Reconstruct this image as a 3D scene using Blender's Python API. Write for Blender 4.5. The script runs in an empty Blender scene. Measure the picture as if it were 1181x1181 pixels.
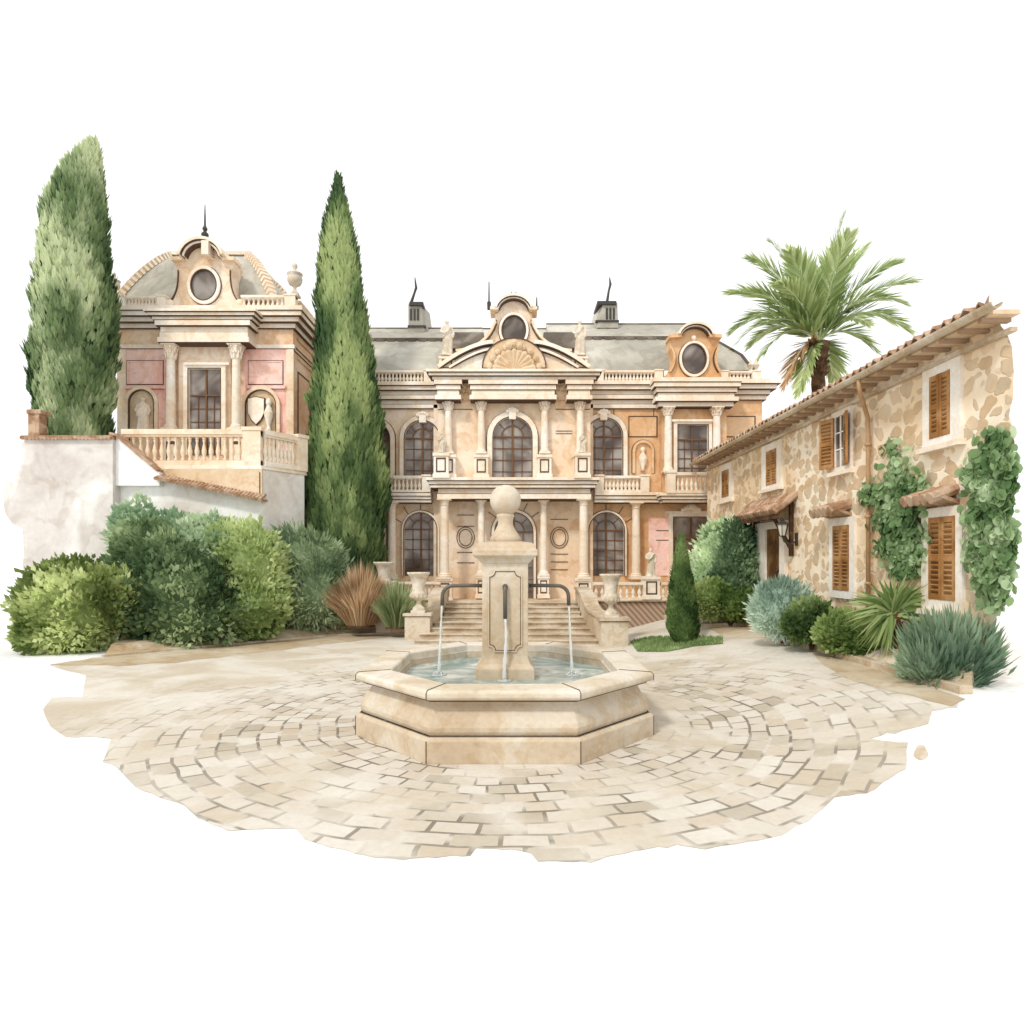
import bpy, bmesh, math, random
from mathutils import Vector, Matrix, noise
random.seed(7)
R = math.radians
SC = bpy.context.scene
COL = SC.collection

# ------------------------------------------------------------------ camera
EYE = 2.4; F = 750.0; CX = 590.5; HY = 645.0; IMG = 1181.0
cam_d = bpy.data.cameras.new('camera'); cam = bpy.data.objects.new('camera', cam_d); COL.objects.link(cam)
cam.location = (0, 0, EYE); cam.rotation_euler = (R(90), 0, 0)
cam_d.sensor_width = 36; cam_d.lens = 36 * F / IMG
cam_d.shift_y = (HY - IMG / 2) / IMG
cam_d.clip_start = .1; cam_d.clip_end = 6000
SC.camera = cam
SC.render.resolution_x = 1024; SC.render.resolution_y = 1024
# ------------------------------------------------------------------ light
SUN_EL, SUN_AZ = 46, -34          # elevation, degrees left of straight behind the camera
W = bpy.data.worlds.new('World'); SC.world = W; W.use_nodes = True
nt = W.node_tree; nt.nodes.clear()
out = nt.nodes.new('ShaderNodeOutputWorld'); bg = nt.nodes.new('ShaderNodeBackground')
sky = nt.nodes.new('ShaderNodeTexSky'); sky.sky_type = 'NISHITA'; sky.sun_disc = False
sky.sun_elevation = R(SUN_EL); sky.sun_rotation = R(180 - SUN_AZ)
sc_ = nt.nodes.new('ShaderNodeVectorMath'); sc_.operation = 'SCALE'; sc_.inputs['Scale'].default_value = .1
mx = nt.nodes.new('ShaderNodeMix'); mx.data_type = 'RGBA'; mx.inputs[0].default_value = .97
nt.links.new(sky.outputs[0], sc_.inputs[0]); nt.links.new(sc_.outputs[0], mx.inputs[6])
mx.inputs[7].default_value = (1.2, 1.2, 1.2, 1)      # the white overcast veil
nt.links.new(mx.outputs[2], bg.inputs[0]); bg.inputs[1].default_value = 1.0
nt.links.new(bg.outputs[0], out.inputs[0])
sl = bpy.data.lights.new('sun', 'SUN'); sl.energy = 1.9; sl.angle = R(7); sl.color = (1, .95, .87)
sun = bpy.data.objects.new('sun', sl); COL.objects.link(sun); sun.location = (-20, -20, 40)
dirv = Vector((math.sin(R(SUN_AZ)) * math.cos(R(SUN_EL)), -math.cos(R(SUN_AZ)) * math.cos(R(SUN_EL)), math.sin(R(SUN_EL))))
sun.rotation_euler = dirv.to_track_quat('Z', 'Y').to_euler()
SC.view_settings.view_transform = 'Standard'; SC.view_settings.look = 'None'
SC.view_settings.exposure = 0; SC.view_settings.gamma = 1

# ------------------------------------------------------------------ helpers
def X(x, Y): return (x - CX) * Y / F
def Z(y, Y): return EYE + (HY - y) * Y / F
def P(x, y, Y): return Vector((X(x, Y), Y, Z(y, Y)))
def smooth(a, b, t):
    t = max(0, min(1, (t - a) / (b - a))); return t * t * (3 - 2 * t)
GX = [-14 + i * .5 for i in range(33)] + [2.5 + .2 * i for i in range(1, 20)] + [7, 8, 10, 14]
GX = sorted(set(round(a, 3) for a in GX))
def g(x): return .55 * smooth(2.5, 6.2, x)
def ground_px(x, y):
    lo, hi = 1.0, 90.0
    for _ in range(50):
        m = (lo + hi) / 2
        if Z(y, m) > g(X(x, m)): lo = m
        else: hi = m
    return Vector((X(x, lo), lo, g(X(x, lo))))

class MB:
    def __init__(s): s.v = []; s.f = []; s.m = []; s.t = []; s.mi = 0; s.tone = .5
    def V(s, p): s.v.append(tuple(p)); s.t.append(s.tone); return len(s.v) - 1
    def Fc(s, idx): s.f.append(tuple(idx)); s.m.append(s.mi)
    def box(s, x0, x1, y0, y1, z0, z1):
        x0, x1 = min(x0, x1), max(x0, x1); y0, y1 = min(y0, y1), max(y0, y1); z0, z1 = min(z0, z1), max(z0, z1)
        i = [s.V(p) for p in ((x0,y0,z0),(x1,y0,z0),(x1,y1,z0),(x0,y1,z0),(x0,y0,z1),(x1,y0,z1),(x1,y1,z1),(x0,y1,z1))]
        for q in ((0,3,2,1),(4,5,6,7),(0,1,5,4),(1,2,6,5),(2,3,7,6),(3,0,4,7)): s.Fc([i[k] for k in q])
    def pbox(s, x0, y0, x1, y1, Y, dep):
        s.box(X(x0, Y), X(x1, Y), Y, Y + dep, Z(y0, Y), Z(y1, Y))
    def loops(s, loops, close=True, caps=True):
        ids = [[s.V(p) for p in L] for L in loops]
        n = len(ids[0])
        for a, b in zip(ids, ids[1:]):
            for k in range(n if close else n - 1):
                s.Fc((a[k], a[(k + 1) % n], b[(k + 1) % n], b[k]))
        if caps:
            s.Fc(ids[0][::-1]); s.Fc(ids[-1])
    def prism(s, poly, y0, y1):       # poly of (x, z)
        s.loops([[(a, y0, b) for a, b in poly], [(a, y1, b) for a, b in poly]])
    def prism_yz(s, poly, x0, x1):
        s.loops([[(x0, a, b) for a, b in poly], [(x1, a, b) for a, b in poly]])
    def prism_xy(s, poly, z0, z1):
        s.loops([[(a, b, z0) for a, b in poly], [(a, b, z1) for a, b in poly]])
    def ring(s, outer, inner, y0, y1, close=True):   # two (x,z) loops of one count
        n = len(outer)
        L = [[(a, y1, b) for a, b in outer], [(a, y0, b) for a, b in outer], [(a, y0, b) for a, b in inner], [(a, y1, b) for a, b in inner]]
        ids = [[s.V(p) for p in l] for l in L]
        for a, b in zip(ids, ids[1:] + ids[:1]):
            for k in range(n if close else n - 1):
                s.Fc((a[k], a[(k + 1) % n], b[(k + 1) % n], b[k]))
        if not close:
            s.Fc([i[0] for i in ids]); s.Fc([i[-1] for i in ids][::-1])
    def lathe(s, c, prof, n=14, sx=1, sy=1):
        s.loops([[(c[0] + r * sx * math.cos(2*math.pi*k/n), c[1] + r * sy * math.sin(2*math.pi*k/n), c[2] + z) for k in range(n)] for r, z in prof])
    def tube(s, pts, rad, n=8, caps=True):
        pts = [Vector(p) for p in pts]
        if not hasattr(rad, '__len__'): rad = [rad] * len(pts)
        L = []; up = None
        for i, p in enumerate(pts):
            d = (pts[min(i + 1, len(pts) - 1)] - pts[max(i - 1, 0)]).normalized()
            if up is None: up = Vector((0, 0, 1)) if abs(d.z) < .9 else Vector((1, 0, 0))
            a = d.cross(up).normalized(); b = a.cross(d).normalized(); up = b
            L.append([p + (a * math.cos(2*math.pi*k/n) + b * math.sin(2*math.pi*k/n)) * rad[i] for k in range(n)])
        s.loops(L, caps=caps)
    def ball(s, c, r, nu=16, nv=10, sc=(1, 1, 1), disp=0, fr=1.0, seed=0):
        prof = []
        ids = []
        for j in range(nv + 1):
            th = math.pi * (j + .001) / (nv + .002); row = []
            for k in range(nu):
                ph = 2 * math.pi * k / nu
                d = Vector((math.sin(th) * math.cos(ph), math.sin(th) * math.sin(ph), math.cos(th)))
                rr = r * (1 + disp * noise.noise(d * fr + Vector((seed, seed * .7, 0))))
                row.append(s.V((c[0] + d.x * rr * sc[0], c[1] + d.y * rr * sc[1], c[2] + d.z * rr * sc[2])))
            ids.append(row)
        for a, b in zip(ids, ids[1:]):
            for k in range(nu): s.Fc((a[k], b[k], b[(k + 1) % nu], a[(k + 1) % nu]))
        s.Fc(ids[0][::-1] if False else ids[0]); s.Fc(ids[-1][::-1])
    def obox(s, c, ax, ay, az):      # half-axis vectors
        c = Vector(c); ax, ay, az = Vector(ax), Vector(ay), Vector(az)
        i = [s.V(c + ax * a + ay * b + az * d) for a, b, d in ((-1,-1,-1),(1,-1,-1),(1,1,-1),(-1,1,-1),(-1,-1,1),(1,-1,1),(1,1,1),(-1,1,1))]
        for q in ((0,3,2,1),(4,5,6,7),(0,1,5,4),(1,2,6,5),(2,3,7,6),(3,0,4,7)): s.Fc([i[k] for k in q])
    def leaf(s, p, d, w, L, wd, tone):
        s.tone = tone; p = Vector(p)
        a = s.V(p - w * (wd * .12)); b = s.V(p + d * (L * .45) + w * (wd * .5)); c = s.V(p + d * L); e = s.V(p + d * (L * .45) - w * (wd * .5))
        s.Fc((a, b, c, e)); s.tone = .5

def rootloc(o):
    while o is not None and o.parent: o = o.parent
    return Vector(o.location) if o else Vector((0, 0, 0))
def build_split(name, mb, mats, parent=None, gap=.12, **kw):
    """one object for each separate piece of mb"""
    par = list(range(len(mb.v)))
    def fd(i):
        while par[i] != i: par[i] = par[par[i]]; i = par[i]
        return i
    for f in mb.f:
        for k in f[1:]: par[fd(k)] = fd(f[0])
    comp = {}
    for i in range(len(mb.v)): comp.setdefault(fd(i), []).append(i)
    bbs = [[[min(mb.v[i][a] for i in c) - gap / 2 for a in range(3)], [max(mb.v[i][a] for i in c) + gap / 2 for a in range(3)], [r]] for r, c in comp.items()]
    done = False
    while not done:
        done = True
        for i in range(len(bbs)):
            for j in range(i + 1, len(bbs)):
                if all(bbs[i][0][a] <= bbs[j][1][a] and bbs[j][0][a] <= bbs[i][1][a] for a in range(3)):
                    bbs[i] = [[min(p, q) for p, q in zip(bbs[i][0], bbs[j][0])], [max(p, q) for p, q in zip(bbs[i][1], bbs[j][1])], bbs[i][2] + bbs[j][2]]
                    bbs.pop(j); done = False; break
            if not done: break
    out = []
    for _, _, roots in bbs:
        rs = set(roots); m2 = MB(); mp = {}
        for f, m in zip(mb.f, mb.m):
            if fd(f[0]) in rs:
                for i in f:
                    if i not in mp: mp[i] = m2.V(mb.v[i])
                m2.mi = m; m2.Fc([mp[i] for i in f])
        out.append(build(name, m2, mats, parent, **kw))
    return out
def build(name, mb, mats, parent=None, sm=False, bevel=0, tone=False, remesh=0):
    me = bpy.data.meshes.new(name)
    L = rootloc(parent) if parent else Vector((0, 0, 0))
    me.from_pydata([(a - L.x, b - L.y, c - L.z) for a, b, c in mb.v], [], mb.f)
    if not isinstance(mats, (list, tuple)): mats = [mats]
    for m in mats: me.materials.append(m)
    if len(mats) > 1: me.polygons.foreach_set('material_index', mb.m)
    if tone:
        at = me.attributes.new('tone', 'FLOAT', 'POINT'); at.data.foreach_set('value', mb.t)
    bm = bmesh.new(); bm.from_mesh(me)
    if not tone: bmesh.ops.recalc_face_normals(bm, faces=bm.faces)
    bm.to_mesh(me); bm.free()
    if sm: me.polygons.foreach_set('use_smooth', [True] * len(me.polygons))
    me.update()
    o = bpy.data.objects.new(name, me); COL.objects.link(o)
    if parent: o.parent = parent
    if remesh:
        md = o.modifiers.new('remesh', 'REMESH'); md.mode = 'VOXEL'; md.voxel_size = remesh; md.use_smooth_shade = True
    if bevel:
        md = o.modifiers.new('bevel', 'BEVEL'); md.width = bevel; md.segments = 2; md.limit_method = 'ANGLE'; md.angle_limit = R(35)
    return o
def tag(o, label, cat, group=None):
    o['label'] = label; o['category'] = cat
    if group: o['group'] = group
    return o
def thing(name, label, cat, loc, group=None):
    o = bpy.data.objects.new(name, None); COL.objects.link(o); o.location = loc; o.empty_display_size = .3
    return tag(o, label, cat, group)
def struct(o): o['kind'] = 'structure'; return o
def copy_tree(o, parent=None):
    c = o.copy(); COL.objects.link(c)
    if parent: c.parent = parent
    for ch in list(o.children): copy_tree(ch, c)
    return c

# ------------------------------------------------------------------ materials
def lin(h, k=1.0):
    h = h.lstrip('#'); r = []
    for i in (0, 2, 4):
        c = int(h[i:i + 2], 16) / 255
        r.append((c / 12.92 if c <= .04045 else ((c + .055) / 1.055) ** 2.4) * k)
    return (*r, 1)
def newmat(name):
    m = bpy.data.materials.new(name); m.use_nodes = True
    return m, m.node_tree, m.node_tree.nodes['Principled BSDF']
def ND(nt, typ, **kw):
    n = nt.nodes.new(typ)
    for k, v in kw.items(): setattr(n, k, v)
    return n
def ramp(nt, src, stops, interp='LINEAR'):
    r = ND(nt, 'ShaderNodeValToRGB'); cr = r.color_ramp; cr.interpolation = interp
    while len(cr.elements) < len(stops): cr.elements.new(.5)
    for e, (p, c) in zip(cr.elements, stops): e.position = p; e.color = c if len(c) == 4 else (*c, 1)
    nt.links.new(src, r.inputs[0]); return r.outputs[0]
def noi(nt, vec, scale, detail=4, rough=.55, dist=0):
    n = ND(nt, 'ShaderNodeTexNoise'); n.inputs['Scale'].default_value = scale; n.inputs['Detail'].default_value = detail
    n.inputs['Roughness'].default_value = rough; n.inputs['Distortion'].default_value = dist
    nt.links.new(vec, n.inputs['Vector']); return n.outputs['Fac']
def mixc(nt, fac, a, b, mode='MIX'):
    m = ND(nt, 'ShaderNodeMix', data_type='RGBA', blend_type=mode)
    for i, s in ((0, fac), (6, a), (7, b)):
        if hasattr(s, 'is_output'): nt.links.new(s, m.inputs[i])
        else: m.inputs[i].default_value = s
    return m.outputs[2]
def math_(nt, op, a, b=None, clamp=False):
    m = ND(nt, 'ShaderNodeMath', operation=op, use_clamp=clamp)
    for i, s in ((0, a), (1, b)):
        if s is None: continue
        if hasattr(s, 'is_output'): nt.links.new(s, m.inputs[i])
        else: m.inputs[i].default_value = s
    return m.outputs[0]
def bump(nt, bs, h, strength=.3, dist=.02):
    b = ND(nt, 'ShaderNodeBump'); b.inputs['Strength'].default_value = strength; b.inputs['Distance'].default_value = dist
    nt.links.new(h, b.inputs['Height']); nt.links.new(b.outputs[0], bs.inputs['Normal'])
KA = .92
def wash(name, cols, scale=.8, rough=.85, grain=.12, bp=.25, k=KA, stain=None):
    """plaster or stone with soft-edged washes of its own colours"""
    m, nt, bs = newmat(name); tc = ND(nt, 'ShaderNodeTexCoord').outputs['Object']
    n1 = noi(nt, tc, scale, 3, .5, .6)
    n = len(cols); st = []
    for i, c in enumerate(cols):
        a = .34 + .32 * i / n; b = .34 + .32 * (i + 1) / n; e = .035
        st += [(a + (e if i else -.3), lin(c, k)), (b - e if i < n - 1 else b + .3, lin(c, k))]
    col = ramp(nt, n1, [(max(0, min(1, p)), c) for p, c in st])
    n2 = noi(nt, tc, scale * 14, 5, .7)
    gcol = ramp(nt, n2, [(.3, (1 - grain,) * 3), (.7, (1 + grain * .4,) * 3)])
    col = mixc(nt, 1.0, col, gcol, 'MULTIPLY')
    n4 = noi(nt, tc, scale * 3.1, 2, .5, 1.2)
    col = mixc(nt, ramp(nt, n4, [(.52, (0, 0, 0)), (.60, (.5, .5, .5)), (.75, (.2, .2, .2))]), col, mixc(nt, 1.0, col, lin(stain or 'E8D2B8'), 'MULTIPLY'))
    nt.links.new(col, bs.inputs['Base Color']); bs.inputs['Roughness'].default_value = rough
    bs.inputs['Specular IOR Level'].default_value = .25
    bump(nt, bs, n2, bp, .02)
    return m
def plain(name, c, rough=.6, metal=0, k=KA, spec=.4):
    m, nt, bs = newmat(name); tc = ND(nt, 'ShaderNodeTexCoord').outputs['Object']
    n = noi(nt, tc, 6, 4, .6)
    a = lin(c, k * .86); b = lin(c, k * 1.1)
    nt.links.new(ramp(nt, n, [(.3, a), (.7, b)]), bs.inputs['Base Color'])
    bs.inputs['Roughness'].default_value = rough; bs.inputs['Metallic'].default_value = metal; bs.inputs['Specular IOR Level'].default_value = spec
    return m
LK = 2.25
def leafmat(name, dark, mid, light, k=.5, rough=.7, trans=.38):
    k = k * LK
    def dusty(h, k=1.0):      # dusty Mediterranean greens
        c = lin(h, k); l = .2 * c[0] + .7 * c[1] + .1 * c[2]
        return (c[0] * .88 + l * .12, c[1] * .88 + l * .12, c[2] * .88 + l * .12, 1)
    m, nt, bs = newmat(name)
    at = ND(nt, 'ShaderNodeAttribute', attribute_name='tone').outputs['Fac']
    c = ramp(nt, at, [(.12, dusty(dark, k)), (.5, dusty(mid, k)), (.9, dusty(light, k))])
    nt.links.new(c, bs.inputs['Base Color']); bs.inputs['Roughness'].default_value = rough
    bs.inputs['Specular IOR Level'].default_value = .15
    tl = ND(nt, 'ShaderNodeBsdfTranslucent'); nt.links.new(c, tl.inputs[0])
    ms = ND(nt, 'ShaderNodeMixShader'); ms.inputs[0].default_value = trans
    nt.links.new(bs.outputs[0], ms.inputs[1]); nt.links.new(tl.outputs[0], ms.inputs[2])
    nt.links.new(ms.outputs[0], nt.nodes['Material Output'].inputs[0])
    return m
M = {}
M['cream'] = wash('cream_plaster', ['E7CBAC', 'EDD6BA', 'F3E2CE'], .5, k=.98)
M['peach'] = wash('peach_plaster', ['E2BE9C', 'EACBAC', 'F0D8BE'], .6, k=1.0)
M['ochre'] = wash('ochre_plaster', ['E0B384', 'E8BF92', 'EECDA6'], .5)
M['tan'] = wash('tan_plaster', ['D4B894', 'E0C6A4', 'E8D2B4'], .6)
M['pink'] = wash('pink_plaster', ['EAB4A6', 'EFC2B6', 'F2CFC5'], .6, k=1.04)
M['stone'] = wash('pale_trim_stone', ['F0DFC8', 'F5E8D5', 'FAF2E6'], .5, k=.95, stain='F3E2CE')
M['line'] = plain('joint_and_shade_line', '6B5140', .9, k=.7)  # joints and outlines; also shadow gaps painted under cornices, caps and nosings
M['fstone'] = wash('fountain_limestone', ['D5C0A4', 'DFCDB3', 'E9DDC9'], 1.0, bp=.35, k=.78, stain='F0E2CE')
M['frim'] = wash('fountain_rim_limestone', ['E0D0B6', 'EADEC8', 'F2E9DA'], 1.0, bp=.3, k=.78, stain='F3E8D8')
M['roof'] = wash('grey_roof_sheet', ['ACA89C', 'BFBBAE', 'D2CEC3'], .35, .7, k=.9, stain='D8D4CC')
M['roofdark'] = wash('dark_roof_slate', ['6A6056', '7C7266', '968D82'], .8, .7, k=.75)
M['glass'] = None
M['white'] = wash('white_render', ['E9E3DC', 'F6F3EF', 'FCFBF9'], .35, bp=.15, k=.96, stain='EDE6DE')
M['frame'] = wash('cream_window_surround', ['EDE2D2', 'F4EDE1', 'F8F4EC'], .8, bp=.15, k=.95, stain='F2E8DA')
M['greywhite'] = wash('shade_tinted_white_render', ['D3CBC4', 'E0DAD4', 'F4F1EC'], .3, bp=.15, k=.92, stain='E2DBD4')  # greyer copy of the white render, with the wall's shade painted into it
M['wood'] = plain('brown_window_bar', '8A5E38', .6, k=.6)
M['shutter'] = wash('amber_shutter_wood', ['AE7A42', 'C08C54', 'CFA06A'], 2, .6, k=.75)
M['door'] = wash('brown_door_wood', ['6A4828', '845E38', '9A734A'], 2, .6, k=.7)
M['tile'] = wash('terracotta_tile', ['AC8668', 'C2A084', 'D8BCA2'], 3, .85, k=.78)
M['pipe'] = plain('copper_pipe', 'C49C72', .5, k=.8)
M['iron'] = plain('dark_iron', '4A4642', .5, k=.6)
M['spout'] = plain('bronze_spout', '7D7468', .4, .3, k=.6)
M['statue'] = wash('statue_stone', ['D4C7B2', 'E2D8C6', 'EEE6DA'], 2.5, k=.9)
M['bark'] = wash('brown_bark', ['5D4430', '785A40', '8D6C4E'], 3, .9, k=.55)
M['soil'] = wash('pale_bed_soil', ['CDB490', 'DCCAAA', 'EADCC4'], 1.0, k=.78)
M['kerb'] = wash('kerb_stone', ['CDB99C', 'DCCBB2', 'EADDC8'], 1.2, k=.8)
M['path'] = wash('tan_path', ['CDB898', 'D9C8AA', 'E6DAC2'], .5, k=.74)
def glassmat():
    m, nt, bs = newmat('dim_window_glass'); tc = ND(nt, 'ShaderNodeTexCoord').outputs['Object']
    n = noi(nt, tc, .9, 2, .5, .8)
    nt.links.new(ramp(nt, n, [(.36, lin('5A4E46', .7)), (.47, lin('7C7066', .75)), (.55, lin('968C84', .8)), (.68, lin('B4AEA6', .85))]), bs.inputs['Base Color'])
    bs.inputs['Roughness'].default_value = .1; bs.inputs['Specular IOR Level'].default_value = .5
    return m
M['glass'] = glassmat()
def rubble():
    m, nt, bs = newmat('rubble_stone_wall'); tc = ND(nt, 'ShaderNodeTexCoord').outputs['Object']
    nz = ND(nt, 'ShaderNodeTexNoise'); nz.inputs['Scale'].default_value = 2.2; nz.inputs['Detail'].default_value = 2
    nt.links.new(tc, nz.inputs['Vector'])
    wv = mixc(nt, .22, tc, nz.outputs['Color'], 'LINEAR_LIGHT')
    mp = ND(nt, 'ShaderNodeMapping'); mp.inputs['Scale'].default_value = (1.0, 1.4, 1)
    sx = ND(nt, 'ShaderNodeSeparateXYZ'); cx_ = ND(nt, 'ShaderNodeCombineXYZ'); nt.links.new(wv, sx.inputs[0])
    nt.links.new(sx.outputs[1], cx_.inputs[0]); nt.links.new(sx.outputs[2], cx_.inputs[1]); nt.links.new(cx_.outputs[0], mp.inputs[0])
    sep = {}
    def vor(feat, sc):
        v = ND(nt, 'ShaderNodeTexVoronoi', feature=feat, voronoi_dimensions='2D'); v.inputs['Randomness'].default_value = .72; v.inputs['Scale'].default_value = sc; nt.links.new(mp.outputs[0], v.inputs['Vector']); return v
    ve = vor('DISTANCE_TO_EDGE', 2.6); vc = vor('F1', 2.6)
    sp = ND(nt, 'ShaderNodeSeparateColor'); nt.links.new(vc.outputs['Color'], sp.inputs[0])
    edge = ramp(nt, ve.outputs['Distance'], [(.09, (0, 0, 0)), (.135, (1, 1, 1))])
    vis = ramp(nt, sp.outputs[0], [(.10, (0, 0, 0)), (.34, (1, 1, 1))])
    dd = math_(nt, 'ADD', vc.outputs['Distance'], math_(nt, 'MULTIPLY', noi(nt, tc, 3.2, 2, .5), .34))
    edge = ramp(nt, dd, [(.57, (1, 1, 1)), (.62, (0, 0, 0))])
    m1 = math_(nt, 'MULTIPLY', edge, vis)
    v2 = vor('F1', 4.6); sp2 = ND(nt, 'ShaderNodeSeparateColor'); nt.links.new(v2.outputs['Color'], sp2.inputs[0])
    m2 = math_(nt, 'MULTIPLY', ramp(nt, v2.outputs['Distance'], [(.28, (1, 1, 1)), (.34, (0, 0, 0))]), ramp(nt, sp2.outputs[0], [(.45, (0, 0, 0)), (.6, (.85, .85, .85))]))
    mask = math_(nt, 'MAXIMUM', m1, m2)
    ps = ramp(nt, noi(nt, tc, .8, 3, .5, .5), [(.4, lin('E6CDAA', 1)), (.5, lin('EDD9BC', 1)), (.62, lin('F5E8D2', 1))])
    st = ramp(nt, sp.outputs[1], [(.1, lin('CFAE86', KA)), (.4, lin('D6B892', KA)), (.65, lin('DFC5A2', KA)), (.9, lin('C6B294', KA))])
    st = mixc(nt, 1.0, st, ramp(nt, noi(nt, tc, 4, 4, .6), [(.3, (.84,) * 3), (.65, (1.06,) * 3)]), 'MULTIPLY')
    col = mixc(nt, math_(nt, 'MULTIPLY', mask, .85), ps, st)
    nt.links.new(col, bs.inputs['Base Color']); bs.inputs['Roughness'].default_value = .9; bs.inputs['Specular IOR Level'].default_value = .2
    hh = math_(nt, 'ADD', math_(nt, 'MULTIPLY', mask, .6), math_(nt, 'MULTIPLY', noi(nt, tc, 9, 4, .6), .5))
    bump(nt, bs, hh, .6, .04)
    return m
M['rubble'] = rubble()
def hatch():  # brown diagonal bands put the shadow hatching into the stone colour
    m, nt, bs = newmat('shadow_hatched_stone'); tc = ND(nt, 'ShaderNodeTexCoord').outputs['Object']
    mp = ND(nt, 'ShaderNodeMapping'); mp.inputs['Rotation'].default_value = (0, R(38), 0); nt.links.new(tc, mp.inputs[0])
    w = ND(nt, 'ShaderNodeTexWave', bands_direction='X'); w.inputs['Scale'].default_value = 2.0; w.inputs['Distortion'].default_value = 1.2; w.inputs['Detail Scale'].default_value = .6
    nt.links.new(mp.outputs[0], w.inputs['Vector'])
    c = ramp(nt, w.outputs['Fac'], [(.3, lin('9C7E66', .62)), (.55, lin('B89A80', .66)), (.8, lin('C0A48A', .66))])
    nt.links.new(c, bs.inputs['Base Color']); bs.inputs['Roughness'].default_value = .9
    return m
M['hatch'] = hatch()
FC = Vector((-.10, 9.9, 0))     # fountain centre
def pavemat():
    m, nt, bs = newmat('ring_laid_cobbles'); tc = ND(nt, 'ShaderNodeTexCoord').outputs['Object']
    nz = ND(nt, 'ShaderNodeTexNoise'); nz.inputs['Scale'].default_value = .9; nz.inputs['Detail'].default_value = 2
    nt.links.new(tc, nz.inputs['Vector'])
    wv = mixc(nt, .10, tc, nz.outputs['Color'], 'LINEAR_LIGHT')
    s = ND(nt, 'ShaderNodeSeparateXYZ'); nt.links.new(wv, s.inputs[0])
    dx = math_(nt, 'SUBTRACT', s.outputs[0], FC.x); dy = math_(nt, 'SUBTRACT', FC.y, s.outputs[1])
    r = math_(nt, 'SQRT', math_(nt, 'ADD', math_(nt, 'MULTIPLY', dx, dx), math_(nt, 'MULTIPLY', dy, dy)))
    th = math_(nt, 'ARCTAN2', dx, dy)
    cb = ND(nt, 'ShaderNodeCombineXYZ'); nt.links.new(math_(nt, 'MULTIPLY', th, 3.6), cb.inputs[0]); nt.links.new(r, cb.inputs[1])
    b = ND(nt, 'ShaderNodeTexBrick'); b.offset = .5; b.squash = 1
    nt.links.new(cb.outputs[0], b.inputs['Vector'])
    for k, v in (('Scale', 1), ('Mortar Size', .021), ('Mortar Smooth', .25), ('Bias', 0), ('Brick Width', .36), ('Row Height', .25)): b.inputs[k].default_value = v
    b.inputs['Color1'].default_value = (0, 0, 0, 1); b.inputs['Color2'].default_value = (1, 1, 1, 1); b.inputs['Mortar'].default_value = (.5, .5, .5, 1)
    base = ramp(nt, noi(nt, tc, .55, 3, .5, 1.0), [(.36, lin('DED1BA', .73)), (.46, lin('E8DDCA', .73)), (.5, lin('EFE7D8', .73)), (.62, lin('F5EEE2', .74))])
    stone = ramp(nt, b.outputs['Color'], [(0, lin('C6B8A0', .66)), (.3, lin('E3D8C4', .70)), (.6, lin('F1EADE', .73)), (1, lin('DCC9AE', .69))])
    fade = ramp(nt, r, [(0, (.85,) * 3), (1, (.85,) * 3)])
    mr = ND(nt, 'ShaderNodeMapRange'); nt.links.new(r, mr.inputs[0])
    for i, v in ((1, 4.0), (2, 6.8), (3, 1.0), (4, .15)): mr.inputs[i].default_value = v
    patch = ramp(nt, noi(nt, tc, .7, 2, .5, .4), [(.38, (.2,) * 3), (.52, (1,) * 3)])
    vis = math_(nt, 'MULTIPLY', mr.outputs[0], patch)
    col = mixc(nt, math_(nt, 'MULTIPLY', vis, .8), base, stone)
    brk = ramp(nt, noi(nt, tc, 2.3, 2, .5), [(.42, (.08,) * 3), (.54, (1,) * 3)])
    mo = math_(nt, 'MULTIPLY', math_(nt, 'MULTIPLY', b.outputs['Fac'], vis), math_(nt, 'MULTIPLY', brk, .85))
    col = mixc(nt, mo, col, lin('8A7D6A', .62))
    col = mixc(nt, 1.0, col, ramp(nt, noi(nt, tc, 12, 5, .7), [(.3, (.92,) * 3), (.7, (1.04,) * 3)]), 'MULTIPLY')
    nt.links.new(col, bs.inputs['Base Color']); bs.inputs['Roughness'].default_value = .9; bs.inputs['Specular IOR Level'].default_value = .2
    hh = math_(nt, 'SUBTRACT', math_(nt, 'MULTIPLY', noi(nt, tc, 12, 4, .6), .4), mo)
    bump(nt, bs, hh, .4, .02)
    return m
M['pave'] = pavemat()
M['groundwhite'] = plain('white_chalk_ground', 'FFFFFF', 1, k=.82, spec=0)
def watermat():
    m, nt, bs = newmat('basin_water'); tc = ND(nt, 'ShaderNodeTexCoord').outputs['Object']
    n = noi(nt, tc, 1.6, 3, .5, 1.4)
    nt.links.new(ramp(nt, n, [(.36, lin('8FAAA6', .7)), (.48, lin('AFC4BE', .7)), (.56, lin('C6D6D0', .7)), (.66, lin('EEF2EE', .75))]), bs.inputs['Base Color'])
    bs.inputs['Roughness'].default_value = .12; bs.inputs['IOR'].default_value = 1.33
    bump(nt, bs, noi(nt, tc, 7, 3, .5, .5), .25, .02)
    return m
M['water'] = watermat()
m, nt_, bs_ = newmat('falling_water'); bs_.inputs['Base Color'].default_value = (.9, .93, .93, 1); bs_.inputs['Roughness'].default_value = .15
bs_.inputs['Transmission Weight'].default_value = .55; bs_.inputs['IOR'].default_value = 1.2
M['jet'] = m
M['grass'] = leafmat('lawn_blades', '5F7A42', '7E9658', 'A3B57C', .6)
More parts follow.
